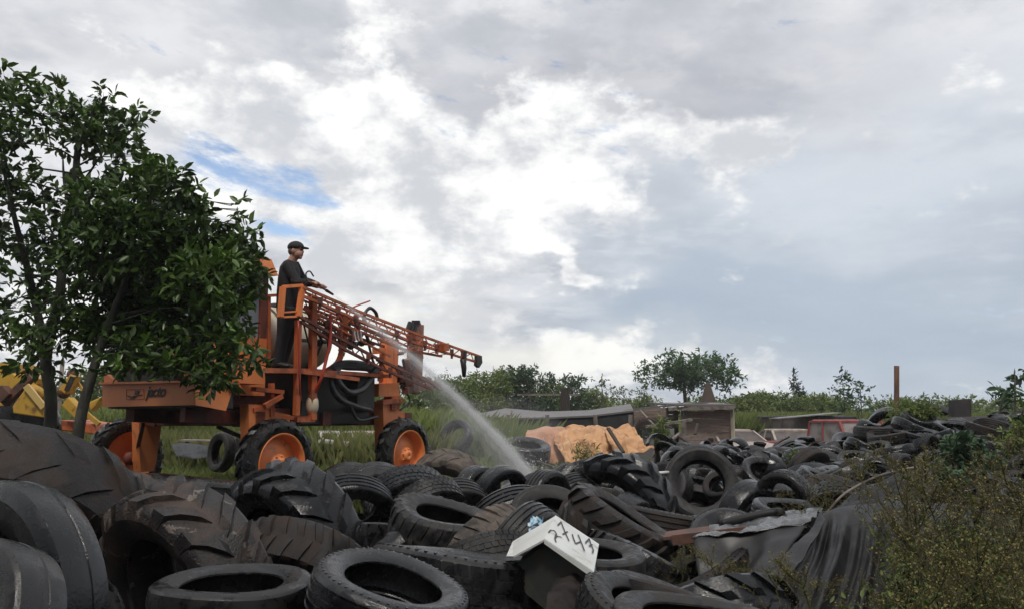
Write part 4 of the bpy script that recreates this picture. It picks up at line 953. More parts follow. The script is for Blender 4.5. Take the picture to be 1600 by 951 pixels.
# ------------------------------------------------------------------ far trees and bushes
def far_tree(name, label, cat, px, top, bot, w, Y, nc, seed, llen, leafm='far_leaf', dens=160, shape='round', stems=3, group=None, tint=(.1, .6), spread=.5, shell=.3):
    r = random.Random(seed); x = at(px, 640, Y).x; g = ground_z(x, Y); ztop = at(px, top, Y).z; zb = at(px, bot, Y).z; W2 = w*Y/FOC/2; Hh = ztop-zb; cl = []
    for i in range(nc):
        h = (i+.5)/nc
        if shape == 'cone': wr = W2*(1-h)*.9+.02*W2; rr = max(.10*W2, W2*(1-h)*.55)
        elif shape == 'umbrella': wr = W2*(.95 if h > .25 else .5); rr = W2*.30; h = .25+.62*h*r.uniform(.7, 1)
        elif shape == 'tall': wr = W2*.6; rr = W2*.45
        else: wr = W2*sqrt(max(0, 1-(2*h-1)**2))*.8+.1*W2; rr = W2*r.uniform(.26, .42)
        t = r.uniform(0, 6.28); k = sqrt(r.random()); z = zb+Hh*h
        z = min(z, ztop-rr*.75)
        cl.append((Vector((x+cos(t)*wr*k, Y+sin(t)*wr*k*.8, z)), (rr, rr, rr*(.8 if shape != 'tall' else 1.2)), max(14, int(dens*rr*rr))))
    if shape == 'umbrella': cl = [((c if abs(c.x-x) < W2*.75 else Vector((c.x, c.y, zb+(c.z-zb)*.72))), rr, n) for c, rr, n in cl]
    tp = [(x, Y, g-.1), (x+r.uniform(-.05, .05)*W2, Y, lerp(g, zb, .6)), (x+r.uniform(-.1, .1)*W2, Y, zb+Hh*.25), (x, Y, zb+Hh*.72)]
    return tree(name, label, cat, (x, Y, g), tp, cl, max(.03, min(.16, W2*.05)), llen, seed, leafm, 'far_bark', group, per=5, shell=shell, young=.03, tint=tint, twigs=3, fork=.25)
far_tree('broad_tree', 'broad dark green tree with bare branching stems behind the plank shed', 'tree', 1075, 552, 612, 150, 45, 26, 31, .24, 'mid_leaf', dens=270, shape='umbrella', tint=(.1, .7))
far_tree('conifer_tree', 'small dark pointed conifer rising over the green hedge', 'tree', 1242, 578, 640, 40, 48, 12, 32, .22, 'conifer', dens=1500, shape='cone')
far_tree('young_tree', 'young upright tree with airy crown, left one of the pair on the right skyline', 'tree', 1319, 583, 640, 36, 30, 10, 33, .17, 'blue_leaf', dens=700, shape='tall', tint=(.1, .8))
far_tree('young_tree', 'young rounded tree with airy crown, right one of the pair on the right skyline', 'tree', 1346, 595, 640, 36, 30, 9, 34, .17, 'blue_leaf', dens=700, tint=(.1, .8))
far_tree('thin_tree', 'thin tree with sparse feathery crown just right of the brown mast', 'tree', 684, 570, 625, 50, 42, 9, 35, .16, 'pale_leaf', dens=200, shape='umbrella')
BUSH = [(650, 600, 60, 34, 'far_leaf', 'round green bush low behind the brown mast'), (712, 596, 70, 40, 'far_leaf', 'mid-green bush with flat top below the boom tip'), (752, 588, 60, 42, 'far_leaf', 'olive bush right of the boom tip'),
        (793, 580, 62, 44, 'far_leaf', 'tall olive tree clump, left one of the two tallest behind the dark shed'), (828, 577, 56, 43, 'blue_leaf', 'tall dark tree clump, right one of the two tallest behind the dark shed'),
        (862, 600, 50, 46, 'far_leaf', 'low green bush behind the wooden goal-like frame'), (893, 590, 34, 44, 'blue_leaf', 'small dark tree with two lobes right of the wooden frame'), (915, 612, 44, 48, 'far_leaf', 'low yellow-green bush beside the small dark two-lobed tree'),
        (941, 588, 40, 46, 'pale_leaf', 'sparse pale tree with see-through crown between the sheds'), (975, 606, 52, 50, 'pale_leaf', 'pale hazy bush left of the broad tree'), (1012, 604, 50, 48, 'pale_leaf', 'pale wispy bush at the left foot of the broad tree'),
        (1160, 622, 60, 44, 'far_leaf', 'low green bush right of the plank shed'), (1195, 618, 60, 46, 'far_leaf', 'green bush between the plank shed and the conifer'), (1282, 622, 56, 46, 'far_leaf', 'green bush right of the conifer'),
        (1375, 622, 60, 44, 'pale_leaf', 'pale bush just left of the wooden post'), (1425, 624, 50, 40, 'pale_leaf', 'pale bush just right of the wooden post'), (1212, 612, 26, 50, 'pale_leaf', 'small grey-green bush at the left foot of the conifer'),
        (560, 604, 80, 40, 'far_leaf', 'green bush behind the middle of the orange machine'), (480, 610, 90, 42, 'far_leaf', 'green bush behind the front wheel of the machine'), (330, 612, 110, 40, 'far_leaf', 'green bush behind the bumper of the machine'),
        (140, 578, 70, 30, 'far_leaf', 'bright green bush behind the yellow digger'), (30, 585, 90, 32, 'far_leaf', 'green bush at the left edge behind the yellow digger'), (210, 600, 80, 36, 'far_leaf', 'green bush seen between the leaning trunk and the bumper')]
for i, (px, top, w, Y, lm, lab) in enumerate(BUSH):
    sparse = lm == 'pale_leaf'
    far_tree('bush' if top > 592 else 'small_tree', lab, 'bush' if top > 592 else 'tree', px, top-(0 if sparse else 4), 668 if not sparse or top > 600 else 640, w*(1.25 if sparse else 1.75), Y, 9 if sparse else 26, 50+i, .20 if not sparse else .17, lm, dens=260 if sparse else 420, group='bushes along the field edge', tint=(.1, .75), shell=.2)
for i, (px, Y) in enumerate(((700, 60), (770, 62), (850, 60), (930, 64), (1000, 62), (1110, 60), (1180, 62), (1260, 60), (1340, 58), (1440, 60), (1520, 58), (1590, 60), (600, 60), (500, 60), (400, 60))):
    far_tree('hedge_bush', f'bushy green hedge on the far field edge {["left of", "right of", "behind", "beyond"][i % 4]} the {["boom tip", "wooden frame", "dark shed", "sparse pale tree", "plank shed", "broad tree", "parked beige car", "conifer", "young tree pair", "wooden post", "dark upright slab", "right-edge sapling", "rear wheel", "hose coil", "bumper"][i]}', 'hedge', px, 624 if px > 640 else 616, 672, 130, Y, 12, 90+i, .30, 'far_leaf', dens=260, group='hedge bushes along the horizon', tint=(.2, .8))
# plants at the right edge and on the mound
def sapling(label, px, py_top, py_base, Y, seed, leafm, llen, w, lw=.42):
    r = random.Random(seed); b = at(px, py_base, Y); t = at(px+r.uniform(-6, 6), py_top+6, Y); rr = w*Y/FOC/2; cl = []
    for i in range(7):
        h = .55+.45*i/6; cl.append((b.lerp(t, h)+Vector((r.uniform(-1, 1)*rr*.7, r.uniform(-.5, .5)*rr, 0)), rr*.40, 12))
    return tree('sapling', label, 'sapling', (b.x, b.y, b.z), [b, b.lerp(t, .4), b.lerp(t, .75), t], cl, .022, llen, seed, leafm, 'far_bark', None, per=5, tint=(.1, .6), twigs=2, fork=.3, lw=lw)
sapling('slim sapling with broad dark leaves on the skyline at the right edge', 1586, 580, 690, 12.0, 61, 'blue_leaf', .15, 34, .42)
sapling('small spiky-leaved sapling left of the right-edge sapling on the mound', 1562, 612, 645, 12.6, 62, 'blue_leaf', .15, 22, .25)
sapling('bright yellow-green sapling cut by the right edge of the photo', 1598, 630, 700, 11.0, 63, 'citrus_leaf', .13, 26)
def bush(label, px, py, rx, ry, Y, seed, leafm, llen, n, lw=.3, cat='bush', nm='mound_bush', per=6, tint=(.1, .7)):
    r = random.Random(seed); cl = []; c = at(px, py, Y); RX, RZ = rx*Y/FOC, ry*Y/FOC; base = Vector((c.x, Y, c.z-RZ))
    for i in range(14):
        t = r.uniform(0, 6.28); k = sqrt(r.random()); cl.append((c+Vector((cos(t)*RX*k*.75, r.uniform(-.5, .5)*RX, sin(t)*RZ*k*.75)), (RX*.34, RX*.34, RZ*.34), n//14))
    return tree(nm, label, cat, base, [base, base.lerp(c, .5), c], cl, .014, llen, seed, leafm, 'weed_stem', None, per=per, tint=tint, twigs=4, fork=.1, lw=lw)
bush('wispy green bush growing on the mound right of the wooden post', 1430, 656, 38, 34, 11.9, 71, 'far_leaf', .080, 2600, .22)
bush('blue-green broadleaf weeds on the mound, above the golden weeds', 1512, 718, 42, 36, 8.6, 72, 'blue_leaf', .075, 1300, .5)
bush('smaller blue-green weed clump lower left of the broadleaf weeds', 1472, 752, 30, 24, 7.4, 73, 'blue_leaf', .06, 700, .5)
bush('pale silvery-leaved weed growing in the scrap heap below the cream car', 1243, 722, 20, 15, 10.6, 74, 'pale_leaf', .07, 320, .5)
bush('green weed clump at the right edge above the golden weeds', 1592, 690, 22, 28, 9.5, 75, 'far_leaf', .08, 500, .4)
bush('leafy green weed standing in front of the orange sheets', 912, 712, 20, 16, 13.0, 76, 'far_leaf', .10, 260, .15)
bush('green weed among the loose planks right of the orange sheets', 1032, 668, 14, 24, 16.5, 77, 'far_leaf', .12, 300, .2)
bush('tuft of weeds beside the fallen black tyre, where the spray drifts', 778, 712, 34, 22, 12.0, 78, 'far_leaf', .10, 420, .15)

# ------------------------------------------------------------------ golden flowering weeds
def weed_meshes(seed, h, nb):
    rng = np.random.default_rng(seed); m = MB(); LC, LD, LL, LT = [], [], [], []; FC, FD, FL, FT = [], [], [], []
    V3 = lambda a: Vector((float(a[0]), float(a[1]), float(a[2])))
    lean = rng.normal(size=2)*.10
    top = Vector((lean[0]*h, lean[1]*h, h*.92)); mainp = curve([(0, 0, 0), (lean[0]*h*.3, lean[1]*h*.3, h*.35), (lean[0]*h*.6, lean[1]*h*.7, h*.68), top], 4)
    m.tube(mainp, [lerp(.0065, .002, i/(len(mainp)-1)) for i in range(len(mainp))], 4, caps=False)
    def leafs(a, b, n, sz):
        for _ in range(n):
            t = rng.random(); p = a.lerp(b, t); d = (b-a).normalized()*.6+V3(rng.normal(size=3)*.6)+Vector((0, 0, .2))
            LC.append(p); LD.append(d); LL.append(sz*rng.uniform(.6, 1.3)); LT.append(rng.random())
    def flower(p):
        for _ in range(int(rng.integers(0, 3))):
            FC.append(p+V3(rng.normal(size=3)*.009)); FD.append(rng.normal(size=3)+np.array([0, 0, .5])); FL.append(rng.uniform(.007, .014)); FT.append(rng.random())
    for i in range(len(mainp)-1): leafs(mainp[i], mainp[i+1], 9, .034)
    for b in range(nb):
        t = rng.uniform(.22, .98); k = t*(len(mainp)-1); i = min(int(k), len(mainp)-2); a = mainp[i].lerp(mainp[i+1], k-i)
        az = b*2.4+rng.normal()*.3; ln = h*(.18+.34*(1-t))*rng.uniform(.7, 1.2); e = a+Vector((cos(az)*ln*.72, sin(az)*ln*.72, ln*.85))
        mid = a.lerp(e, .5)+Vector((cos(az), sin(az), -.4))*ln*.08
        m.tube([a, mid, e], [.0035, .0026, .0016], 3, caps=False); leafs(a, e, 12, .022); flower(e)
        for s in range(7):
            u = rng.uniform(.3, 1); p = a.lerp(mid, u*2) if u < .5 else mid.lerp(e, u*2-1); l2 = ln*rng.uniform(.2, .38)
            d = (e-a).normalized()*.7+V3(rng.normal(size=3)*.5)+Vector((0, 0, .35)); q = p+d.normalized()*l2
            m.tube([p, q], [.0018, .0011], 3, caps=False); flower(q); leafs(p, q, 5, .014)
            for _ in range(4):
                r = p.lerp(q, rng.uniform(.3, 1)); w = r+(d.normalized()*.6+V3(rng.normal(size=3)*.6)).normalized()*l2*.4
                m.tube([r, w], [.0012, .0009], 3, caps=False); flower(w)
    st = m.mesh('stem', M['weed_stem'])
    return st, leaves_mesh('leaf', M['weed_leaf'], (LC, LD, LL, LT), rng, .26), leaves_mesh('flower', M['weed_flower'], (FC, FD, FL, FT), rng, .8)
WPROTO = []
for i, (h, nb) in enumerate(((1.0, 15), (.95, 11), (.9, 17), (.8, 10))):
    WPROTO.append((h, weed_meshes(200+i, h, nb)))
WEEDS = [(1402,712,4.3),(1446,722,4.7),(1488,742,4.5),(1532,752,4.1),(1578,724,4.3),(1604,694,4.6),(1474,830,3.3),(1545,824,3.3),(1598,796,3.4),
         (1455,884,2.8),(1522,876,2.8),(1590,866,2.9),(1612,760,3.9),(1312,748,5.6),(1500,850,3.0),(1440,905,2.6),(1550,905,2.6),(1610,890,2.6),(1330,716,6.6),(1425,708,5.8),(1500,770,4.9),(1560,740,5.2),(1395,770,4.4),(1575,790,4.6)]
SOLO = [(1065,862,4.9,'rusty-brown flowering weed at the pointed end of the tipped-up tractor tyre'),(1142,868,4.35,'small yellow-green weed in front of the grey plastic panel'),(1168,876,4.3,'low pale weed at the lower right corner of the grey plastic panel'),(1250,772,5.4,'single olive weed rising behind the shiny grey sheet'),(1228,880,3.6,'yellow-green weed growing on the black draped sheet'),(1282,888,3.4,'bushy weed in front of the radiating folds of the black sheet'),(1052,875,5.0,'dry brown weed beside the tipped-up tractor tyre')]
GREENP = []
for i, (h, nb) in enumerate(((.6, 16), (.5, 20))):
    rng_ = np.random.default_rng(300+i); mb = MB(); C_, D_, L_, T_ = [], [], [], []
    for b_ in range(nb):
        az = b_*2.4; ln = h*rng_.uniform(.6, 1.05); o_ = Vector((rng_.normal()*.05, rng_.normal()*.05, 0)); e_ = o_+Vector((cos(az)*ln*.38, sin(az)*ln*.38, ln*.92)); mid_ = o_.lerp(e_, .5)+Vector((0, 0, .05))
        mb.tube([o_, mid_, e_], [.003, .0022, .001], 3, caps=False)
        for _ in range(46):
            t_ = rng_.uniform(.15, 1); p_ = o_.lerp(mid_, t_*2) if t_ < .5 else mid_.lerp(e_, t_*2-1)
            C_.append(p_+Vector([float(v) for v in rng_.normal(size=3)*.012])); D_.append(rng_.normal(size=3)+np.array([0, 0, .6])); L_.append(rng_.uniform(.016, .042)); T_.append(rng_.random())
    GREENP.append((h, mb.mesh('stem', M['weed_stem']), leaves_mesh('foliage', M['herb_leaf'], (C_, D_, L_, T_), rng_, .34)))
def place_weed(i, px, py, Y, label, group=None):
    h, (st, lf, fl) = WPROTO[i % 4]
    tp = at(px, py, Y); bz = ground_z(tp.x, Y)-.02 + (.15 if Y > 5 else 0)
    if group is None: bz = tp.z-min(.42, tp.z-bz)
    s = (tp.z-bz)/h
    r = empty('flowering_weed', (tp.x, Y, bz), label, 'weed', group)
    r.rotation_euler = (0, 0, i*1.7); sx = max(s, .62); r.scale = (sx, sx, s)
    for nm, me in (('stem', st), ('foliage', lf), ('blossoms', fl)): link(nm, me, r)
for i, (px, py, Y) in enumerate(WEEDS): place_weed(i, px, py, Y, 'tall olive and golden flowering weed in the dense stand at the lower right', 'golden weeds at the lower right')
for i, (px, py, Y, lab) in enumerate(SOLO): place_weed(i+1, px, py, Y, lab)

# ------------------------------------------------------------------ grass
def grass(name, label, n, area, hr, wd, mt, seed, zf=ground_z, keep=None):
    rng = np.random.default_rng(seed); P = []; T = []
    pts = area(rng, n); V = np.zeros((len(pts)*4, 3)); k = 0
    for x, y in pts:
        z = zf(x, y); h = rng.uniform(*hr); a = rng.uniform(0, 6.28); b = rng.normal(size=2)*.22*h; w = wd*rng.uniform(.6, 1.3); c, s = cos(a)*w, sin(a)*w
        V[k] = (x-c, y-s, z-.02); V[k+1] = (x+c, y+s, z-.02); V[k+2] = (x+b[0]*.5+c*.6, y+b[1]*.5+s*.6, z+h*.6); V[k+3] = (x+b[0]*1.3, y+b[1]*1.3, z+h); k += 4
        T.append(min(1, max(0, .5+.6*noise.noise(Vector((x*.6, y*.6, 9)))+rng.normal()*.18)))
    n = len(pts); me = bpy.data.meshes.new(name); me.vertices.add(n*4); me.vertices.foreach_set('co', V.ravel())
    me.loops.add(n*6); me.loops.foreach_set('vertex_index', (np.arange(n)[:, None]*4+np.array([0, 1, 2, 0, 2, 3])[None]).ravel()); me.polygons.add(n*2)
    me.polygons.foreach_set('loop_start', np.arange(n*2)*3); me.polygons.foreach_set('loop_total', np.full(n*2, 3))
    a = me.attributes.new('tint', 'FLOAT', 'FACE'); a.data.foreach_set('value', np.repeat(np.array(T), 2)); me.materials.append(M[mt]); me.update(); me.validate()
    o = bpy.data.objects.new(name, me); COL.objects.link(o); return tag(o, label, 'grass', kind='stuff')
def wedge(p0, p1, y0, y1, edge=0):
    def f(rng, n):
        y = np.sqrt(rng.uniform(y0*y0, y1*y1, n)); px = rng.uniform(p0, p1, n); return np.stack([(px-800)/FOC*y, y], 1)
    return f
grass('short_grass', 'short rough green grass around the wheels of the orange machine', 26000, wedge(60, 840, 8.6, 18), (.10, .34), .010, 'grass', 1)
grass('tall_grass', 'tall green cane-like grass in the field behind the machine', 40000, wedge(20, 820, 19, 32), (.8, 1.5), .016, 'grass', 2)
grass('dry_grass', 'dry straw-coloured grass under and behind the machine', 7000, wedge(120, 700, 15.5, 19.5), (.5, .95), .018, 'dry_grass', 4)
grass('tall_grass', 'tall green grass behind the parked cars', 42000, wedge(1090, 1560, 29, 40), (1.1, 1.9), .016, 'grass', 3)
grass('meadow_grass', 'thin grass between the dark shed and the tyre heap', 6000, wedge(640, 1010, 10.5, 18), (.12, .42), .012, 'grass', 5)

for i, (px, py, Y) in enumerate([(1440,862,3.3),(1490,880,3.1),(1535,868,3.2),(1580,850,3.4),(1612,868,3.3),(1420,915,2.8),(1465,925,2.75),(1510,912,2.8),(1555,930,2.75),(1600,915,2.8),(1470,842,3.7),(1525,832,3.8),(1585,812,4.0),(1505,798,4.4),(1555,790,4.5),(1440,800,4.2)]):
    h, st, fo = GREENP[i % 2]; tp = at(px, py, Y); g = ground_z(tp.x, Y)+.02; g = max(g, tp.z-.62)
    r = empty('green_weed', (tp.x, Y, g), 'low leafy green weed under the golden flowering stand at the lower right', 'weed', 'green weeds at the lower right')
    s_ = (tp.z-g)/h; r.rotation_euler = (0, 0, i*2.1); r.scale = (max(s_, .8),)*2+(s_,)
    link('stem', st, r); link('foliage', fo, r)
# ------------------------------------------------------------------ white folded metal box with the number
rid0, rid1 = at(868, 804, 4.15), at(850, 841, 3.60)
RA, RB_, RC_, RD = rid0, at(936, 849, 4.05), at(928, 893, 3.50), rid1
LB, LC_ = at(801, 845, 4.20), at(791, 868, 3.72)
LB2, LC2 = at(801, 846, 4.2), at(802, 868, 3.66)
box = empty('white_metal_box', rid1, 'bent white enamel box with 2747 written by hand, lying on the wide truck tyre', 'metal box')
nR = (RB_-RA).cross(RD-RA).normalized(); nR = nR if nR.z > 0 else -nR
nL = (LB-RA).cross(RD-RA).normalized(); nL = nL if nL.z > 0 else -nL
m = MB(); m.prism([RA, RB_, RC_, RD], -nR*.008); m.prism([RC_, RD, RD-UP*.02, RC_-UP*.028], (RA-RD)*.02); m.build('numbered_panel', M['white_paint'], box)
e = (RD-RA)*.002
m = MB(); m.prism([RA-nL*.002, LB, LC_, LC2, RD-nL*.002], -nL*.008); m.build('plain_panel', M['white_paint'], box)
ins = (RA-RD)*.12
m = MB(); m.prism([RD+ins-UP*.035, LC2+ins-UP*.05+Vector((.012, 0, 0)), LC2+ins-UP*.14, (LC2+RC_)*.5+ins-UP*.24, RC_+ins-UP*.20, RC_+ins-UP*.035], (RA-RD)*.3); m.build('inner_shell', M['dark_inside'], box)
def plane_pt(px, py):
    d = ray(px, py); t = (RA-EYE).dot(nR)/d.dot(nR); return EYE+d*t+nR*.0025
zz = lambda x, y: plane_pt(780+x/6.794, 780+y/6.794)
strokes = [[(522, 352), (545, 325), (585, 332), (604, 366), (592, 400), (590, 418)], [(600, 452), (588, 418), (612, 390), (657, 402)],
           [(620, 276), (654, 240), (672, 290), (702, 366), (736, 442)], [(672, 372), (722, 344)],
           [(772, 374), (786, 424), (806, 474), (862, 452)], [(834, 380), (870, 470), (900, 552)],
           [(912, 466), (950, 422), (966, 480), (992, 540), (986, 576)], [(950, 500), (984, 487)]]
m = MB()
for k_, st in enumerate(strokes):
    P = [zz(*p) for p in st]
    for i in range(len(P)-1):
        d = (P[i+1]-P[i]).normalized(); s = nR.cross(d).normalized()*.0042; o = nR*(.0003*i+.0006*k_)
        m.add([P[i]-s-d*.003+o, P[i]+s-d*.003+o, P[i+1]+s*.85+d*.003+o, P[i+1]-s*.85+d*.003+o], [(0, 1, 2, 3)])
m.build('handwritten_number', M['ink'], box)
m = MB(); rr = random.Random(4)
for k in range(7):
    c = at(840+rr.uniform(-9, 7), 819+rr.uniform(-6, 5), 4.32); a = [c+Vector((rr.uniform(-.04, .04), rr.uniform(-.03, .03), rr.uniform(-.025, .025))) for _ in range(4)]
    m.add(a+[p+Vector((0, .012, .012)) for p in a], [(0,1,2,3), (7,6,5,4), (0,4,5,1), (1,5,6,2), (2,6,7,3), (3,7,4,0)])
tag(m.build('plastic_scrap', M['blue_film'], loc=at(838, 812, 4.32)), 'crumpled pale blue plastic scrap caught behind the top of the white box', 'plastic scrap')

# ------------------------------------------------------------------ sheets and panels
def cloth(name, rows, mt, label, cat, nu=26, nv=22, amp=.03, fr=5, thick=.006, seed=0, folds=0, fold_amp=0, parent=None, soft=True):
    ctl = [curve([at(*p) if len(p) == 3 and p[2] > 1.5 else Vector(p) for p in r], nu//(len(r)-1)) for r in rows]
    cols = [curve([ctl[i][j] for i in range(len(ctl))], nv//(len(rows)-1)) for j in range(len(ctl[0]))]
    ni, nj = len(cols), len(cols[0]); P = [[Vector(cols[i][j]) for j in range(nj)] for i in range(ni)]; Q = []
    for i in range(ni):
        for j in range(nj):
            a = P[min(i+1, ni-1)][j]-P[max(i-1, 0)][j]; b = P[i][min(j+1, nj-1)]-P[i][max(j-1, 0)]; n = a.cross(b); n = n.normalized() if n.length > 1e-9 else Vector((0, 0, 1))
            p = P[i][j]; d = noise.noise(p*fr+Vector((seed, 0, 0)))*amp+noise.noise(p*fr*2.7+Vector((seed, 5, 0)))*amp*.45
            if folds: d += fold_amp*(.5+.9*abs(noise.noise(Vector((i*.17, 3, seed)))))*(abs(sin(folds*i/(ni-1)+1.6*noise.noise(Vector((i*.11, j*.03, seed)))))-.5)*sm(j/(nj-1), .0, .35)
            Q.append(p+n*d)
    m = MB(); m.add(Q, [(i*nj+j, (i+1)*nj+j, (i+1)*nj+j+1, i*nj+j+1) for i in range(ni-1) for j in range(nj-1)], soft)
    o = m.build(name, M[mt], parent, loc=Q[len(Q)//2] if parent is None else None)
    s = o.modifiers.new('thickness', 'SOLIDIFY'); s.thickness = thick; s.offset = 0
    return tag(o, label, cat) if label else o
cloth('plastic_board', [[(1084, 838, 5.02), (1172, 830, 4.98), (1262, 817, 4.95)], [(1086, 870, 4.92), (1168, 872, 4.85), (1228, 864, 4.72)], [(1094, 915, 4.75), (1142, 925, 4.65), (1186, 912, 4.5)]], 'grey_panel', 'flat dark grey plastic panel standing below the shiny crumpled sheet', 'plastic panel', amp=.030, fr=3.2, seed=1, folds=4, fold_amp=.03)
cloth('shiny_sheet', [[(1112, 824, 5.55), (1182, 806, 5.7), (1286, 793, 5.5)], [(1100, 832, 5.25), (1180, 820, 5.30), (1276, 803, 5.2)], [(1080, 839, 5.0), (1172, 829, 4.96), (1266, 814, 4.93)]], 'silver_sheet', 'shiny crumpled grey plastic sheet on top of the dark grey panel', 'plastic sheet', amp=.035, fr=9, seed=2)
cloth('sheet_band', [[(1282, 800, 5.0), (1256, 838, 4.65), (1216, 874, 4.3), (1168, 908, 4.0)], [(1290, 812, 4.9), (1268, 850, 4.5), (1240, 890, 4.15), (1200, 930, 3.85)]], 'black_sheet', 'pale-edged folded band of sheet running diagonally beside the dark grey panel', 'sheet edge', amp=.02, fr=6, seed=3)
cloth('draped_sheet', [[(1286, 800, 5.1), (1322, 790, 5.2), (1390, 782, 5.4), (1470, 784, 5.5), (1540, 800, 5.5)], [(1262, 862, 4.5), (1312, 866, 4.5), (1382, 858, 4.6), (1470, 846, 4.8), (1545, 850, 4.8)], [(1205, 985, 3.75), (1270, 995, 3.75), (1355, 995, 3.85), (1460, 975, 4.0), (1560, 960, 4.1)]], 'black_sheet', 'black plastic sheet draped in radiating folds at the bottom right', 'plastic sheet', nu=88, nv=26, amp=.035, fr=3, seed=4, folds=13, fold_amp=.12)
m = MB(); m.tube(curve([at(1126, 818, 5.45), at(1165, 808, 5.5), at(1212, 799, 5.5), at(1222, 801, 5.45)], 6), .028, 8); tag(m.build('rolled_sheet', M['black_sheet'], loc=at(1170, 808, 5.5)), 'black roll of plastic lying along the back of the shiny sheet', 'plastic roll')
m = MB(); m.beam(at(1050, 842, 5.15), at(1170, 828, 5.1), .06, .03); m.beam(at(1050, 843, 5.13), at(1170, 829, 5.08), .02, .06); m.beam(at(1040, 836, 5.6), at(1120, 826, 5.5), .3, .02); tag(m.build('rusty_angle_bar', M['rust'], loc=at(1100, 836, 5.1)), 'rust-red steel angle bar lying at the top of the dark grey panel', 'steel bar')
cloth('rubber_flap', [[(868, 905, 3.55), (900, 893, 3.6), (925, 905, 3.6)], [(855, 935, 3.4), (890, 925, 3.45), (918, 935, 3.5)], [(852, 985, 3.2), (890, 985, 3.25), (912, 985, 3.3)]], 'brown_cloth', 'brown rubber flap folded at the bottom edge under the white box', 'rubber flap', amp=.03, fr=7, thick=.012, seed=5)
m = MB(); m.tube(curve([at(1292, 800, 6.4), at(1318, 772, 6.4), at(1360, 748, 6.5), at(1400, 735, 6.6), at(1445, 727, 6.8)], 8), .010, 6); tag(m.build('bent_rod', M['grey_wood'], loc=at(1360, 748, 6.5)), 'thin pale bent rod arching over the golden weeds', 'rod')
cloth('dark_sheet', [[(1300, 798, 6.6), (1345, 765, 6.7), (1400, 742, 6.8), (1450, 730, 7.0)], [(1312, 802, 6.3), (1350, 796, 6.3), (1410, 788, 6.4), (1480, 775, 6.5)]], 'black_sheet', 'black sheet in shadow below the bent pale rod', 'plastic sheet', amp=.04, fr=4, seed=6)
cloth('grey_sack', [[(1505, 810, 4.9), (1540, 798, 5.0), (1580, 806, 5.0)], [(1508, 838, 4.7), (1545, 836, 4.65), (1588, 836, 4.7)], [(1515, 862, 4.6), (1550, 866, 4.55), (1580, 862, 4.6)]], 'grey_panel', 'grey crumpled sheet half hidden in the golden weeds at the right', 'plastic sheet', amp=.07, fr=6, seed=7)
m = MB(); m.tube(curve([at(1336, 715, 10.2), at(1350, 719, 10.0), at(1368, 720, 10.0)], 5), .022, 6); tag(m.build('pale_pipe', M['chrome'], loc=at(1350, 719, 10)), 'short shiny pale pipe lying on the tyres above the bent rod', 'pipe')
m = MB(); m.tube([at(1022, 739, 8.6), at(1046, 737, 8.7)], .018, 8); tag(m.build('pale_pipe', M['chrome'], loc=at(1034, 738, 8.6)), 'short white tube sticking out left of the standing round-holed tyre', 'pipe')
# orange sheets over the heap
cloth('faded_sheet', [[(824, 668, 15.6), (848, 664, 15.8), (886, 669, 15.7)], [(820, 690, 15.0), (848, 686, 15.0), (886, 692, 15.2)], [(812, 718, 14.5), (850, 724, 14.5), (896, 720, 14.9)]], 'pink_sheet', 'faded pinkish sheet, leftmost of the sheets over the heap', 'plastic sheet', amp=.10, fr=2.2, seed=8)
cloth('orange_sheet', [[(868, 676, 15.3), (892, 667, 15.6), (930, 664, 15.6), (970, 668, 15.5)], [(866, 694, 14.8), (894, 690, 14.9), (934, 686, 14.9), (984, 694, 15.0)], [(884, 722, 14.3), (906, 728, 14.3), (944, 728, 14.3), (996, 722, 14.6)]], 'orange_sheet', 'sunlit orange sheet in the middle, between the faded one and the pointed one', 'plastic sheet', nu=60, nv=40, amp=.11, fr=3.0, seed=9, folds=9, fold_amp=.09)
cloth('orange_sheet', [[(945, 668, 15.0), (972, 663, 15.2), (992, 669, 15.0)], [(950, 686, 14.7), (978, 684, 14.7), (1006, 690, 14.6)], [(958, 706, 14.4), (985, 708, 14.3), (1024, 704, 14.3)]], 'orange_sheet', 'bright orange sheet tapering to a point on the right, next to the loose planks', 'plastic sheet', nu=44, nv=36, amp=.11, fr=3.6, seed=10, folds=6, fold_amp=.07)

# ------------------------------------------------------------------ sheds, frame, post
sh = empty('dark_shed', (at(870, 690, 25).x, 25, -.4), 'long low shed with sagging black sheet roof behind the orange sheets', 'shed')
m = MB()
top = [(748, 645), (790, 637), (850, 642), (920, 640), (985, 630)]; low = [(760, 650), (800, 652), (860, 651), (925, 648), (990, 640)]
for i in range(4):
    a, b = at(*top[i], 27.5), at(*top[i+1], 27.5); c, d = at(*low[i+1], 24.0), at(*low[i], 24.0); m.hexa([d-UP*.05, c-UP*.05, b-UP*.05, a-UP*.05, d, c, b, a])
m.build('roof', M['roof_sheet'], sh)
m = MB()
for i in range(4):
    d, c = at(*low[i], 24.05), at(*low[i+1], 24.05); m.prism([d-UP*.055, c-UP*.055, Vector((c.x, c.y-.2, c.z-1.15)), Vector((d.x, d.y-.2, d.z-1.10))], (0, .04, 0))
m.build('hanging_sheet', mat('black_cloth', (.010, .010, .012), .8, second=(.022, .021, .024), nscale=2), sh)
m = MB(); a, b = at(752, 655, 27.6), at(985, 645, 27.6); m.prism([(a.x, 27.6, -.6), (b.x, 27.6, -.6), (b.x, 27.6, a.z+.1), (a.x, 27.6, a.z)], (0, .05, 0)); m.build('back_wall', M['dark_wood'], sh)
for px, lean in ((795, 10), (855, 0), (930, -3), (985, 2)):
    p = at(px, 650, 23.9); m = MB(); m.beam((p.x-lean*.02, 23.8, -.6), p+UP*.05, .09); m.build('post', M['grey_wood'], sh)
ps = empty('plank_shed', (at(1090, 680, 24).x, 24, -.5), 'small shed of weathered horizontal planks with flat roof, left of the beige car', 'shed')
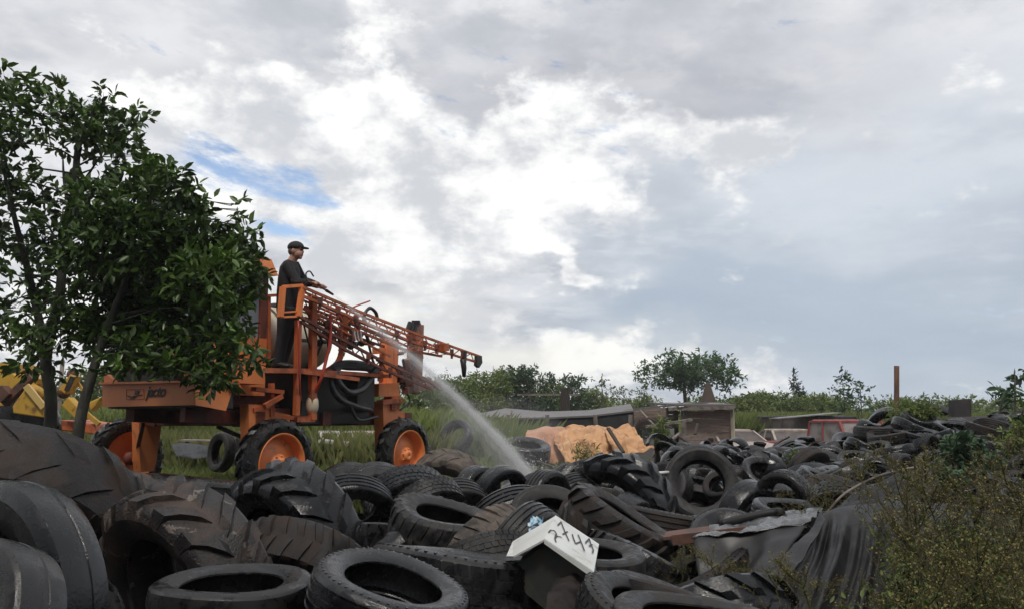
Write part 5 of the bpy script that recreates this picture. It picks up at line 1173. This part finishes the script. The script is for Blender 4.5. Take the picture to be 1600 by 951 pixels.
def planks(pa, pb, rows, y, nm):
    m = MB(); r = random.Random(8)
    for k in range(rows):
        z0 = lerp(-.6, pa.z, k/rows); z1 = lerp(-.6, pa.z, (k+1)/rows)-.012; o = r.uniform(-.015, .015)
        m.box(((pa.x+pb.x)/2+r.uniform(-.03, .03), y+o, (z0+z1)/2), (pb.x-pa.x, .03, z1-z0))
    return m.build(nm, M['plank'], ps)
planks(at(1066, 641, 24), at(1143, 641, 24), 9, 24.0, 'wall'); 
m = MB(); a = at(1144, 641, 24); m.prism([(a.x, 24, -.6), (a.x, 24, a.z), (a.x+.25, 27, a.z+.1), (a.x+.25, 27, -.6)], (-.03, 0, 0)); m.build('side_wall', M['plank'], ps)
m = MB(); a, b = at(1058, 634, 23.6), at(1150, 634, 23.6); m.hexa([a, b, b+Vector((.4, 4, .12)), a+Vector((-.2, 4, .12)), a+UP*.06, b+UP*.06, b+Vector((.4, 4, .18)), a+Vector((-.2, 4, .18))]); m.build('roof', M['roof_sheet'], ps)
m = MB(); m.beam(at(1044, 638, 23.7), at(1148, 636, 23.5), .05, .10); m.build('eaves_board', M['grey_wood'], ps)
m = MB(); p = at(1144, 639, 23.85); m.beam((p.x, p.y, -.6), p, .09); m.build('post', mat('pale_post', (.42, .37, .28), .8), ps)
m = MB(); p = at(1068, 641, 23.85); m.beam((p.x, p.y, -.6), p, .12); m.build('post', M['grey_wood'], ps)
lw_ = empty('broken_wall', (at(1020, 680, 25).x, 25, -.5), 'low broken plank wall between the two sheds', 'wall')
m = MB(); r = random.Random(9)
for k in range(6):
    a, b = at(984+r.uniform(-4, 6), 640+k*5.5, 25), at(1060+r.uniform(-3, 3), 638+k*5.5, 25); m.beam(a, b, .03, .10)
m.build('planks', M['plank'], lw_)
m = MB()
for px in (990, 1024, 1056): p = at(px, 638, 25.1); m.beam((p.x, 25.1, -.6), p, .10)
m.build('posts', M['dark_wood'], lw_)
m = MB(); m.beam(at(975, 641, 24.6), at(1066, 630, 24.6), .35, .05); m.beam(at(1040, 634, 24.4), at(1105, 628, 24.4), .3, .05); m.build('top_board', M['roof_sheet'], lw_)
m = MB(); c = at(1107, 632, 30); m.lathe([(.001, .84), (.07, .82), (.17, .52), (.27, .18), (.35, -.1), (.40, -1.6)], 14, origin=(c.x, 30, c.z), smooth=False); tag(m.build('clay_cone', mat('brown_clay', (.085, .058, .048), .9, second=(.08, .055, .048), nscale=4, bump=.4, bscale=12), loc=(c.x, 30, c.z)), 'brown pointed clay cone rising over the plank shed roof', 'clay cone')
fr = empty('pole_stand', (at(883, 640, 33).x, 33, -.3), 'simple frame of a post and a long crossbar behind the dark shed', 'wooden frame')
m = MB(); p = at(883, 606, 33); m.beam((p.x, 33, -.4), p, .28); m.build('post', M['dark_wood'], fr)
m = MB(); m.beam(at(808, 616, 33), at(907, 616, 33), .08); m.build('crossbar', M['grey_wood'], fr)
m = MB(); p0, p1 = at(1399.5, 660, 14.3), at(1401, 571, 14.3); g0 = Vector((p0.x, p0.y, ground_z(p0.x, p0.y)-.2))
m.tube(curve([g0, p0, p0.lerp(p1, .5)+Vector((.008, 0, 0)), p1], 5), .045, 8, smooth=False); tag(m.build('wooden_post', M['post_wood'], loc=g0), 'tall weathered wooden post standing upright on the tyre mound', 'post')
m = MB(); q = [at(1491, 624, 13.6), at(1518, 622, 13.6), at(1517, 652, 13.4), at(1488, 650, 13.4)]; q[2].z -= .25; q[3].z -= .25
m.prism(q, (0.02, .22, 0)); o = m.build('upright_slab', M['slab'], loc=q[3]); bv = o.modifiers.new('edge', 'BEVEL'); bv.width = .012; bv.segments = 2; tag(o, 'dark square slab standing on edge on the skyline of the mound', 'slab')
# loose planks and sticks
ST = [((986, 676, 15.2), (998, 655, 15.3), .07, 'dark_wood', 'short dark stick leaning on the orange sheets'), ((1010, 666, 18), (1080, 655, 18.5), .10, 'grey_wood', 'long grey plank in front of the broken wall'), ((1032, 702, 15), (1062, 676, 15.6), .06, 'grey_wood', 'grey pole slanting right beside the orange sheets'),
      ((1060, 680, 15.5), (1092, 702, 15), .06, 'dark_wood', 'dark pole slanting down to the right near the beige car'), ((1066, 684, 17), (1096, 680, 17), .10, 'grey_wood', 'pale plank lying level below the plank shed'), ((1086, 678, 17), (1090, 661, 17.2), .06, 'dark_wood', 'short dark stake in front of the plank wall'),
      ((950, 668, 14.5), (974, 706, 13.9), .06, 'dark_wood', 'dark pole lying across the orange sheets'), ((840, 720, 12.5), (880, 735, 12), .05, 'dark_wood', 'dark pole lying in front of the faded pink sheet'), ((1012, 652, 20), (1050, 668, 19.5), .06, 'dark_wood', 'dark crossed stick in front of the broken wall'),
      ((1000, 640, 21), (1030, 672, 20), .05, 'grey_wood', 'grey stick slanting under the broken wall'), ((1040, 697, 14.6), (1070, 699, 14.6), .08, 'grey_wood', 'short pale board on the ground right of the orange sheets'), ((800, 640, 23), (790, 690, 22.5), .05, 'grey_wood', 'thin grey pole propped against the dark shed')]
for a, b, w, mt, lab in ST:
    m = MB(); pa, pb = at(*a), at(*b); m.beam(pa, pb, w, w*.55); tag(m.build('loose_plank', M[mt], loc=pa), lab, 'plank', 'loose planks and poles')
# rubbish dump of small rubber and plastic pieces is made of the torn strips; a pale board and sheets under the machine
m = MB(); m.beam(at(285, 687, 15), at(338, 688, 15), .5, .03); m.beam(at(292, 689, 14.9), at(292, 702, 14.9), .05); m.beam(at(330, 689, 14.9), at(330, 702, 14.9), .05); tag(m.build('low_bench', M['grey_wood'], loc=at(310, 690, 15)), 'low grey board on legs in the grass under the machine', 'bench')
cloth('corrugated_sheet', [[(268, 694, 14.2), (300, 692, 14.4), (325, 696, 14.2)], [(275, 712, 13.6), (305, 716, 13.6), (330, 712, 13.6)]], 'ribbed_sheet', 'grey ribbed sheet lying in the grass under the machine', 'metal sheet', nu=40, nv=8, amp=.02, fr=3, seed=12, folds=34, fold_amp=.03)
m = MB(); r = random.Random(2)
m.beam(at(498, 674, 16.5), at(528, 674, 16.5), .05); m.beam(at(500, 674, 16.5), at(504, 690, 16.3), .05); m.beam(at(528, 674, 16.5), at(530, 688, 16.3), .05); m.beam(at(502, 688, 16.3), at(548, 692, 16.3), .5, .06); tag(m.build('metal_frame', M['white_rust'], loc=at(515, 690, 16.3)), 'pale metal frame lying between the two near wheels of the machine', 'metal frame')

# ------------------------------------------------------------------ cars
def car(name, label, px, py, Y, yaw, paint, w=1.6, l=4.1, h=1.36, belt=.86, hood=1.25, cab=(.95, 2.7), cat='car', group='parked cars behind the scrap heap', boxy=False, glass='dusty_glass'):
    roof = at(px, py, Y); g = roof.z-h; root = empty(name, (roof.x, Y, g), label, cat, group); root.rotation_euler = (0, 0, yaw)
    def lk(m, nm, mt, par=root, bev=0.0):
        me = m.mesh(nm, M[mt]); bm = bmesh.new(); bm.from_mesh(me); bmesh.ops.recalc_face_normals(bm, faces=bm.faces); bm.to_mesh(me); bm.free()
        o = bpy.data.objects.new(nm, me); COL.objects.link(o); o.parent = par
        if bev: b = o.modifiers.new('edge', 'BEVEL'); b.width = bev; b.segments = 2; b.limit_method = 'ANGLE'
        return o
    f = -l/2; y0, y1 = f+cab[0], f+cab[1]; hw = w/2; tw = hw*(.80 if not boxy else .90); rake = .52 if not boxy else .28; rr = .42 if not boxy else .10
    m = MB(); prof = [(f, .28), (f, belt-.18), (f+.10, belt-.08), (y0-.05, belt), (y1+.1, belt), (l/2-.1, belt-.04), (l/2, belt-.2), (l/2, .28)]
    m.prism([(-hw, y, z) for y, z in prof], (w, 0, 0)); body = lk(m, 'body', paint, bev=.05)
    A = [(-hw+.04, y0, belt), (hw-.04, y0, belt), (hw-.04, y1, belt), (-hw+.04, y1, belt)]; Bt = [(-tw, y0+rake, h-.06), (tw, y0+rake, h-.06), (tw, y1-rr, h-.06), (-tw, y1-rr, h-.06)]
    m = MB(); m.hexa([Vector(Bt[i])+Vector((0, 0, -.0)) for i in range(4)]+[(Bt[i][0]*.93, Bt[i][1]*1.0+(.05 if i < 2 else -.05), h) for i in range(4)]); lk(m, 'roof', paint, bev=.03)
    m = MB()
    for i in range(4): m.beam(A[i], Bt[i], .07, .07)
    ym = (y0+rake+y1-rr)/2+.05
    for s in (-1, 1): m.beam((s*(hw-.04), ym, belt), (s*tw, ym, h-.05), .06, .06)
    for P in (A, Bt):
        for i in range(4): m.beam(P[i], P[(i+1) % 4], .06, .05)
    lk(m, 'window_frame', paint)
    def pane(nm, a, b, c, d, n):
        m = MB(); a, b, c, d = map(Vector, (a, b, c, d)); m.prism([a, b, c, d], Vector(n)*.012); lk(m, nm, glass)
    pane('windshield', A[0], A[1], Bt[1], Bt[0], (0, 1, 0)); pane('rear_window', A[2], A[3], Bt[3], Bt[2], (0, -1, 0))
    pane('side_window', A[1], A[2], Bt[2], Bt[1], (-1, 0, 0)); pane('side_window', A[3], A[0], Bt[0], Bt[3], (1, 0, 0))
    for s in (-1, 1):
        m = MB(); m.box((s*hw*.72, f-.012, belt-.28), (.26, .05, .14)); lk(m, 'headlight', 'chrome')
        m = MB(); m.box((s*(hw+.08), y0+.28, belt+.06), (.14, .06, .10)); lk(m, 'wing_mirror', 'black_steel')
        for yy in (f+.75, l/2-.8): m = MB(); m.lathe([(.001, .09), (.19, .10), (.30, .10), (.31, .07), (.31, -.07), (.30, -.10), (.001, -.10)], 20, origin=(s*(hw-.08), yy, .31), axis=(s, 0, 0)); lk(m, 'wheel', 'rubber')
    m = MB(); m.box((0, f-.06, .42), (w*.98, .12, .16)); lk(m, 'bumper', 'black_steel', bev=.02)
    return root
car('parked_car', 'faded beige saloon car with brown dusty windscreen, beside the plank shed', 1131, 669.5, 25, R(14), 'pink_car', w=1.62, belt=1.0)
car('parked_car', 'cream saloon car with rusty bonnet, between the beige car and the red pickup', 1224, 669, 26, R(4), 'cream_car', w=1.5, belt=1.0)
car('pickup_truck', 'faded red pickup with pale windows, parked at the foot of the mound', 1306, 654.5, 22.5, R(22), 'red_car', w=1.62, l=4.6, h=1.62, belt=1.02, cab=(1.15, 2.6), cat='pickup', boxy=True, glass='pale_glass')
car('parked_van', 'dark boxy van behind the red pickup', 1262, 648.5, 28, R(20), 'dark_van', w=1.75, l=4.6, h=1.85, belt=1.1, cab=(.6, 4.4), cat='van', boxy=True)
m = MB(); a, b = at(1216, 654, 26.6), at(1316, 645, 26.0)
m.hexa([a, b, b+Vector((0, 1.0, 0)), a+Vector((0, 1.0, 0)), a+UP*.03, b+UP*.03, b+Vector((0, 1.0, .03)), a+Vector((0, 1.0, .03))]); tag(m.build('roof_panel', M['grey_car'], loc=a), 'loose grey sheet lying slanted on the roof of the dark van', 'metal sheet')
car('wrecked_car', 'wrecked rust-pink car body seen between the near wheels of the machine', 566, 672, 19, R(70), 'pink_car', w=1.5, h=1.2, belt=.8, group=None)

# ------------------------------------------------------------------ yellow digger behind the tree trunks
YD = 13.6; P_ = lambda pts, y=YD: [at(x, y_, y) for x, y_ in pts]
dg = empty('yellow_digger', (at(60, 640, YD).x, YD, 0), 'worn yellow digger with folded arm and blades, behind the tree trunks at the left edge', 'digger')
def dp(nm, pts, d, mt='yellow', y=YD): m = MB(); m.prism(P_(pts, y), (0, d, 0)); o = m.build(nm, M[mt], dg); b = o.modifiers.new('edge', 'BEVEL'); b.width = .02; b.segments = 2; return o
dp('cab_base', [(-60, 566), (17, 566), (17, 581), (-60, 581)], .9)
dp('body', [(-90, 580), (20, 582), (29, 590), (17, 614), (9, 634), (-90, 640)], .8)
dp('side_plate', [(25, 583), (41, 584), (34, 603), (20, 616)], .35, y=YD-.15)
dp('blade', [(19, 634), (41, 603), (46, 603), (57, 619), (68, 635), (68, 652), (20, 645)], .12, y=YD-.5)
m = MB(); m.beam(at(41, 602, YD-.53), at(69, 636, YD-.53), .05, .10); m.build('blade_edge', mat('pale_yellow_paint', (.62, .44, .16), .5), dg)
m = MB(); m.beam(at(7, 630, YD-.3), at(50, 587, YD-.3), .14, .12); m.beam(at(0, 622, YD-.35), at(14, 608, YD-.35), .2, .2); m.build('oily_link', M['rust'], dg)
m = MB(); m.tube([at(46, 604, YD), at(70, 620, YD)], .10, 10); m.build('pipe', M['yellow'], dg)
dp('arm', [(109, 583), (117, 587), (103, 616), (90, 609)], .25)
dp('arm_tip', [(46, 596), (60, 590), (57, 600), (46, 602)], .2)
m = MB(); m.ball(at(113, 584, YD+.1), .09, 6); m.ball(at(100, 612, YD+.1), .11, 6); m.build('pivot', M['rust'], dg)
m = MB(); m.beam(at(114, 588, YD), at(104, 610, YD-.02), .07); m.build('ram', M['black_steel'], dg)
m = MB(); m.beam(at(117, 590, YD+.2), at(133, 614, YD+.2), .04); m.build('rod', M['yellow'], dg)
m = MB(); m.beam(at(131, 642, YD), at(155, 662, YD), .07); m.build('rod', M['yellow'], dg)
dp('lower_plate', [(95, 633), (106, 619), (122, 636), (117, 654)], .2, y=YD-.2)
dp('side_wing', [(138, 628), (158, 619), (149, 634), (141, 642)], .2)
dp('deck', [(94, 655), (148, 662), (150, 678), (96, 672)], .9, 'rust_orange')
m = MB(); c = at(40, 668, YD+.2); m.lathe([(.001, .16), (.30, .17), (.5, .16), (.55, .1), (.55, -.1), (.5, -.16), (.001, -.16)], 28, origin=c, axis=(.1, -1, 0)); m.build('wheel', M['rubber'], dg)
m = MB(); p = at(98, 562, 20); m.tube([(p.x, 20, -.2), p], .05, 8); tag(m.build('grey_pole', M['grey_wood'], loc=(p.x, 20, -.2)), 'thin grey pole standing behind the yellow digger arm', 'pole')

# ------------------------------------------------------------------ jet of water from the lance
LANDP = at(832, 746, 9.3)
jp = [NOZ, at(560, 491, 10.75), at(600, 521, 10.6), at(640, 553, 10.45), at(680, 588, 10.25), at(720, 625, 10.0), at(765, 670, 9.75), at(800, 708, 9.5), LANDP]
jpath = curve(jp, 6); kN = len(jpath)
def vmat(name, dens, col=(.97, .98, 1.0), aniso=.0):
    m = bpy.data.materials.new(name); m.use_nodes = True; T = NT(m.node_tree); T.n.remove(T.n['Principled BSDF'])
    v = T.node('ShaderNodeVolumePrincipled'); v.inputs['Color'].default_value = (*col, 1); v.inputs['Density'].default_value = dens; v.inputs['Anisotropy'].default_value = aniso
    T.l.new(v.outputs[0], T.n['Material Output'].inputs['Volume']); return m
jet = empty('water_jet', NOZ, 'white jet of water arcing from the lance down onto the tyre heap', 'water jet')
for nm, k, dn, off in (('core', .42, 8.0, .0), ('spray', .85, 2.0, -.01), ('drift', 1.35, .65, -.03), ('mist', 2.9, .15, -.10)):
    m = MB(); pts = [p+Vector((-.02*i/kN, 0, off*(i/kN)**1.5*4)) for i, p in enumerate(jpath)]
    rad = [k*(.020+.118*(i/(kN-1))**.85)*(1+.10*sin(i*1.7)+.06*sin(i*3.1)) for i in range(kN)]
    m.tube(pts, rad, 14); m.build(nm, vmat('water_'+nm, dn), jet)
dm = mat('water_drops', (.80, .82, .84), .15, spec=.8)
m = MB(); rg = random.Random(17)
for _ in range(1500):
    t = rg.random()**.8; i = t*(kN-1); i0 = min(int(i), kN-2); p = jpath[i0].lerp(jpath[i0+1], i-i0); rr = (.008+.10*t**.9)*abs(rg.gauss(0, .9))
    a = rg.uniform(0, 6.28); c = p+Vector((cos(a)*rr, rg.uniform(-1, 1)*rr, sin(a)*rr)); s = rg.uniform(.0009, .0022)*(1+.4*t); d = (jpath[i0+1]-jpath[i0]).normalized()*s*rg.uniform(1.5, 5)
    x = Vector((s, 0, 0)); z = Vector((0, 0, s)); m.add([c-d, c+x, c+z, c-x, c-z, c+d], [(0,1,2),(0,2,3),(0,3,4),(0,4,1),(5,2,1),(5,3,2),(5,4,3),(5,1,4)])
for _ in range(420):
    d = Vector((rg.gauss(0, 1), rg.gauss(0, .7), abs(rg.gauss(0, .8)))); c = LANDP+d*.20*rg.random()+Vector((0, 0, -.02)); s = rg.uniform(.0018, .0045); x = Vector((s, 0, 0)); z = Vector((0, 0, s)); d = d.normalized()*s*rg.uniform(1.2, 4)
    m.add([c-d, c+x, c+z, c-x, c-z, c+d], [(0,1,2),(0,2,3),(0,3,4),(0,4,1),(5,2,1),(5,3,2),(5,4,3),(5,1,4)])
m.build('drops', dm, jet, fix=False)
m = MB(); m.ball(at(790, 722, 9.6), .55, 12, (1.3, 1.0, .75)); m.ball(at(745, 690, 9.9), .5, 12, (1.0, .9, .9)); 
m = MB(); m.ball(at(780, 706, 9.7), .72, 14, (1.25, .9, .95)); tag(m.build('splash_mist', vmat('fine_mist', .10), loc=at(780, 706, 9.7)), 'thin pale mist drifting where the water jet lands', 'mist', kind='stuff')

# ------------------------------------------------------------------ moist air over the whole place
m = MB(); m.box((0, 130, 3), (520, 360, 11))
hz = m.build('haze', vmat('moist_air', .0009, (.93, .97, 1.0), .3)); tag(hz, 'thin moist haze in the air over the yard', 'haze', kind='stuff')
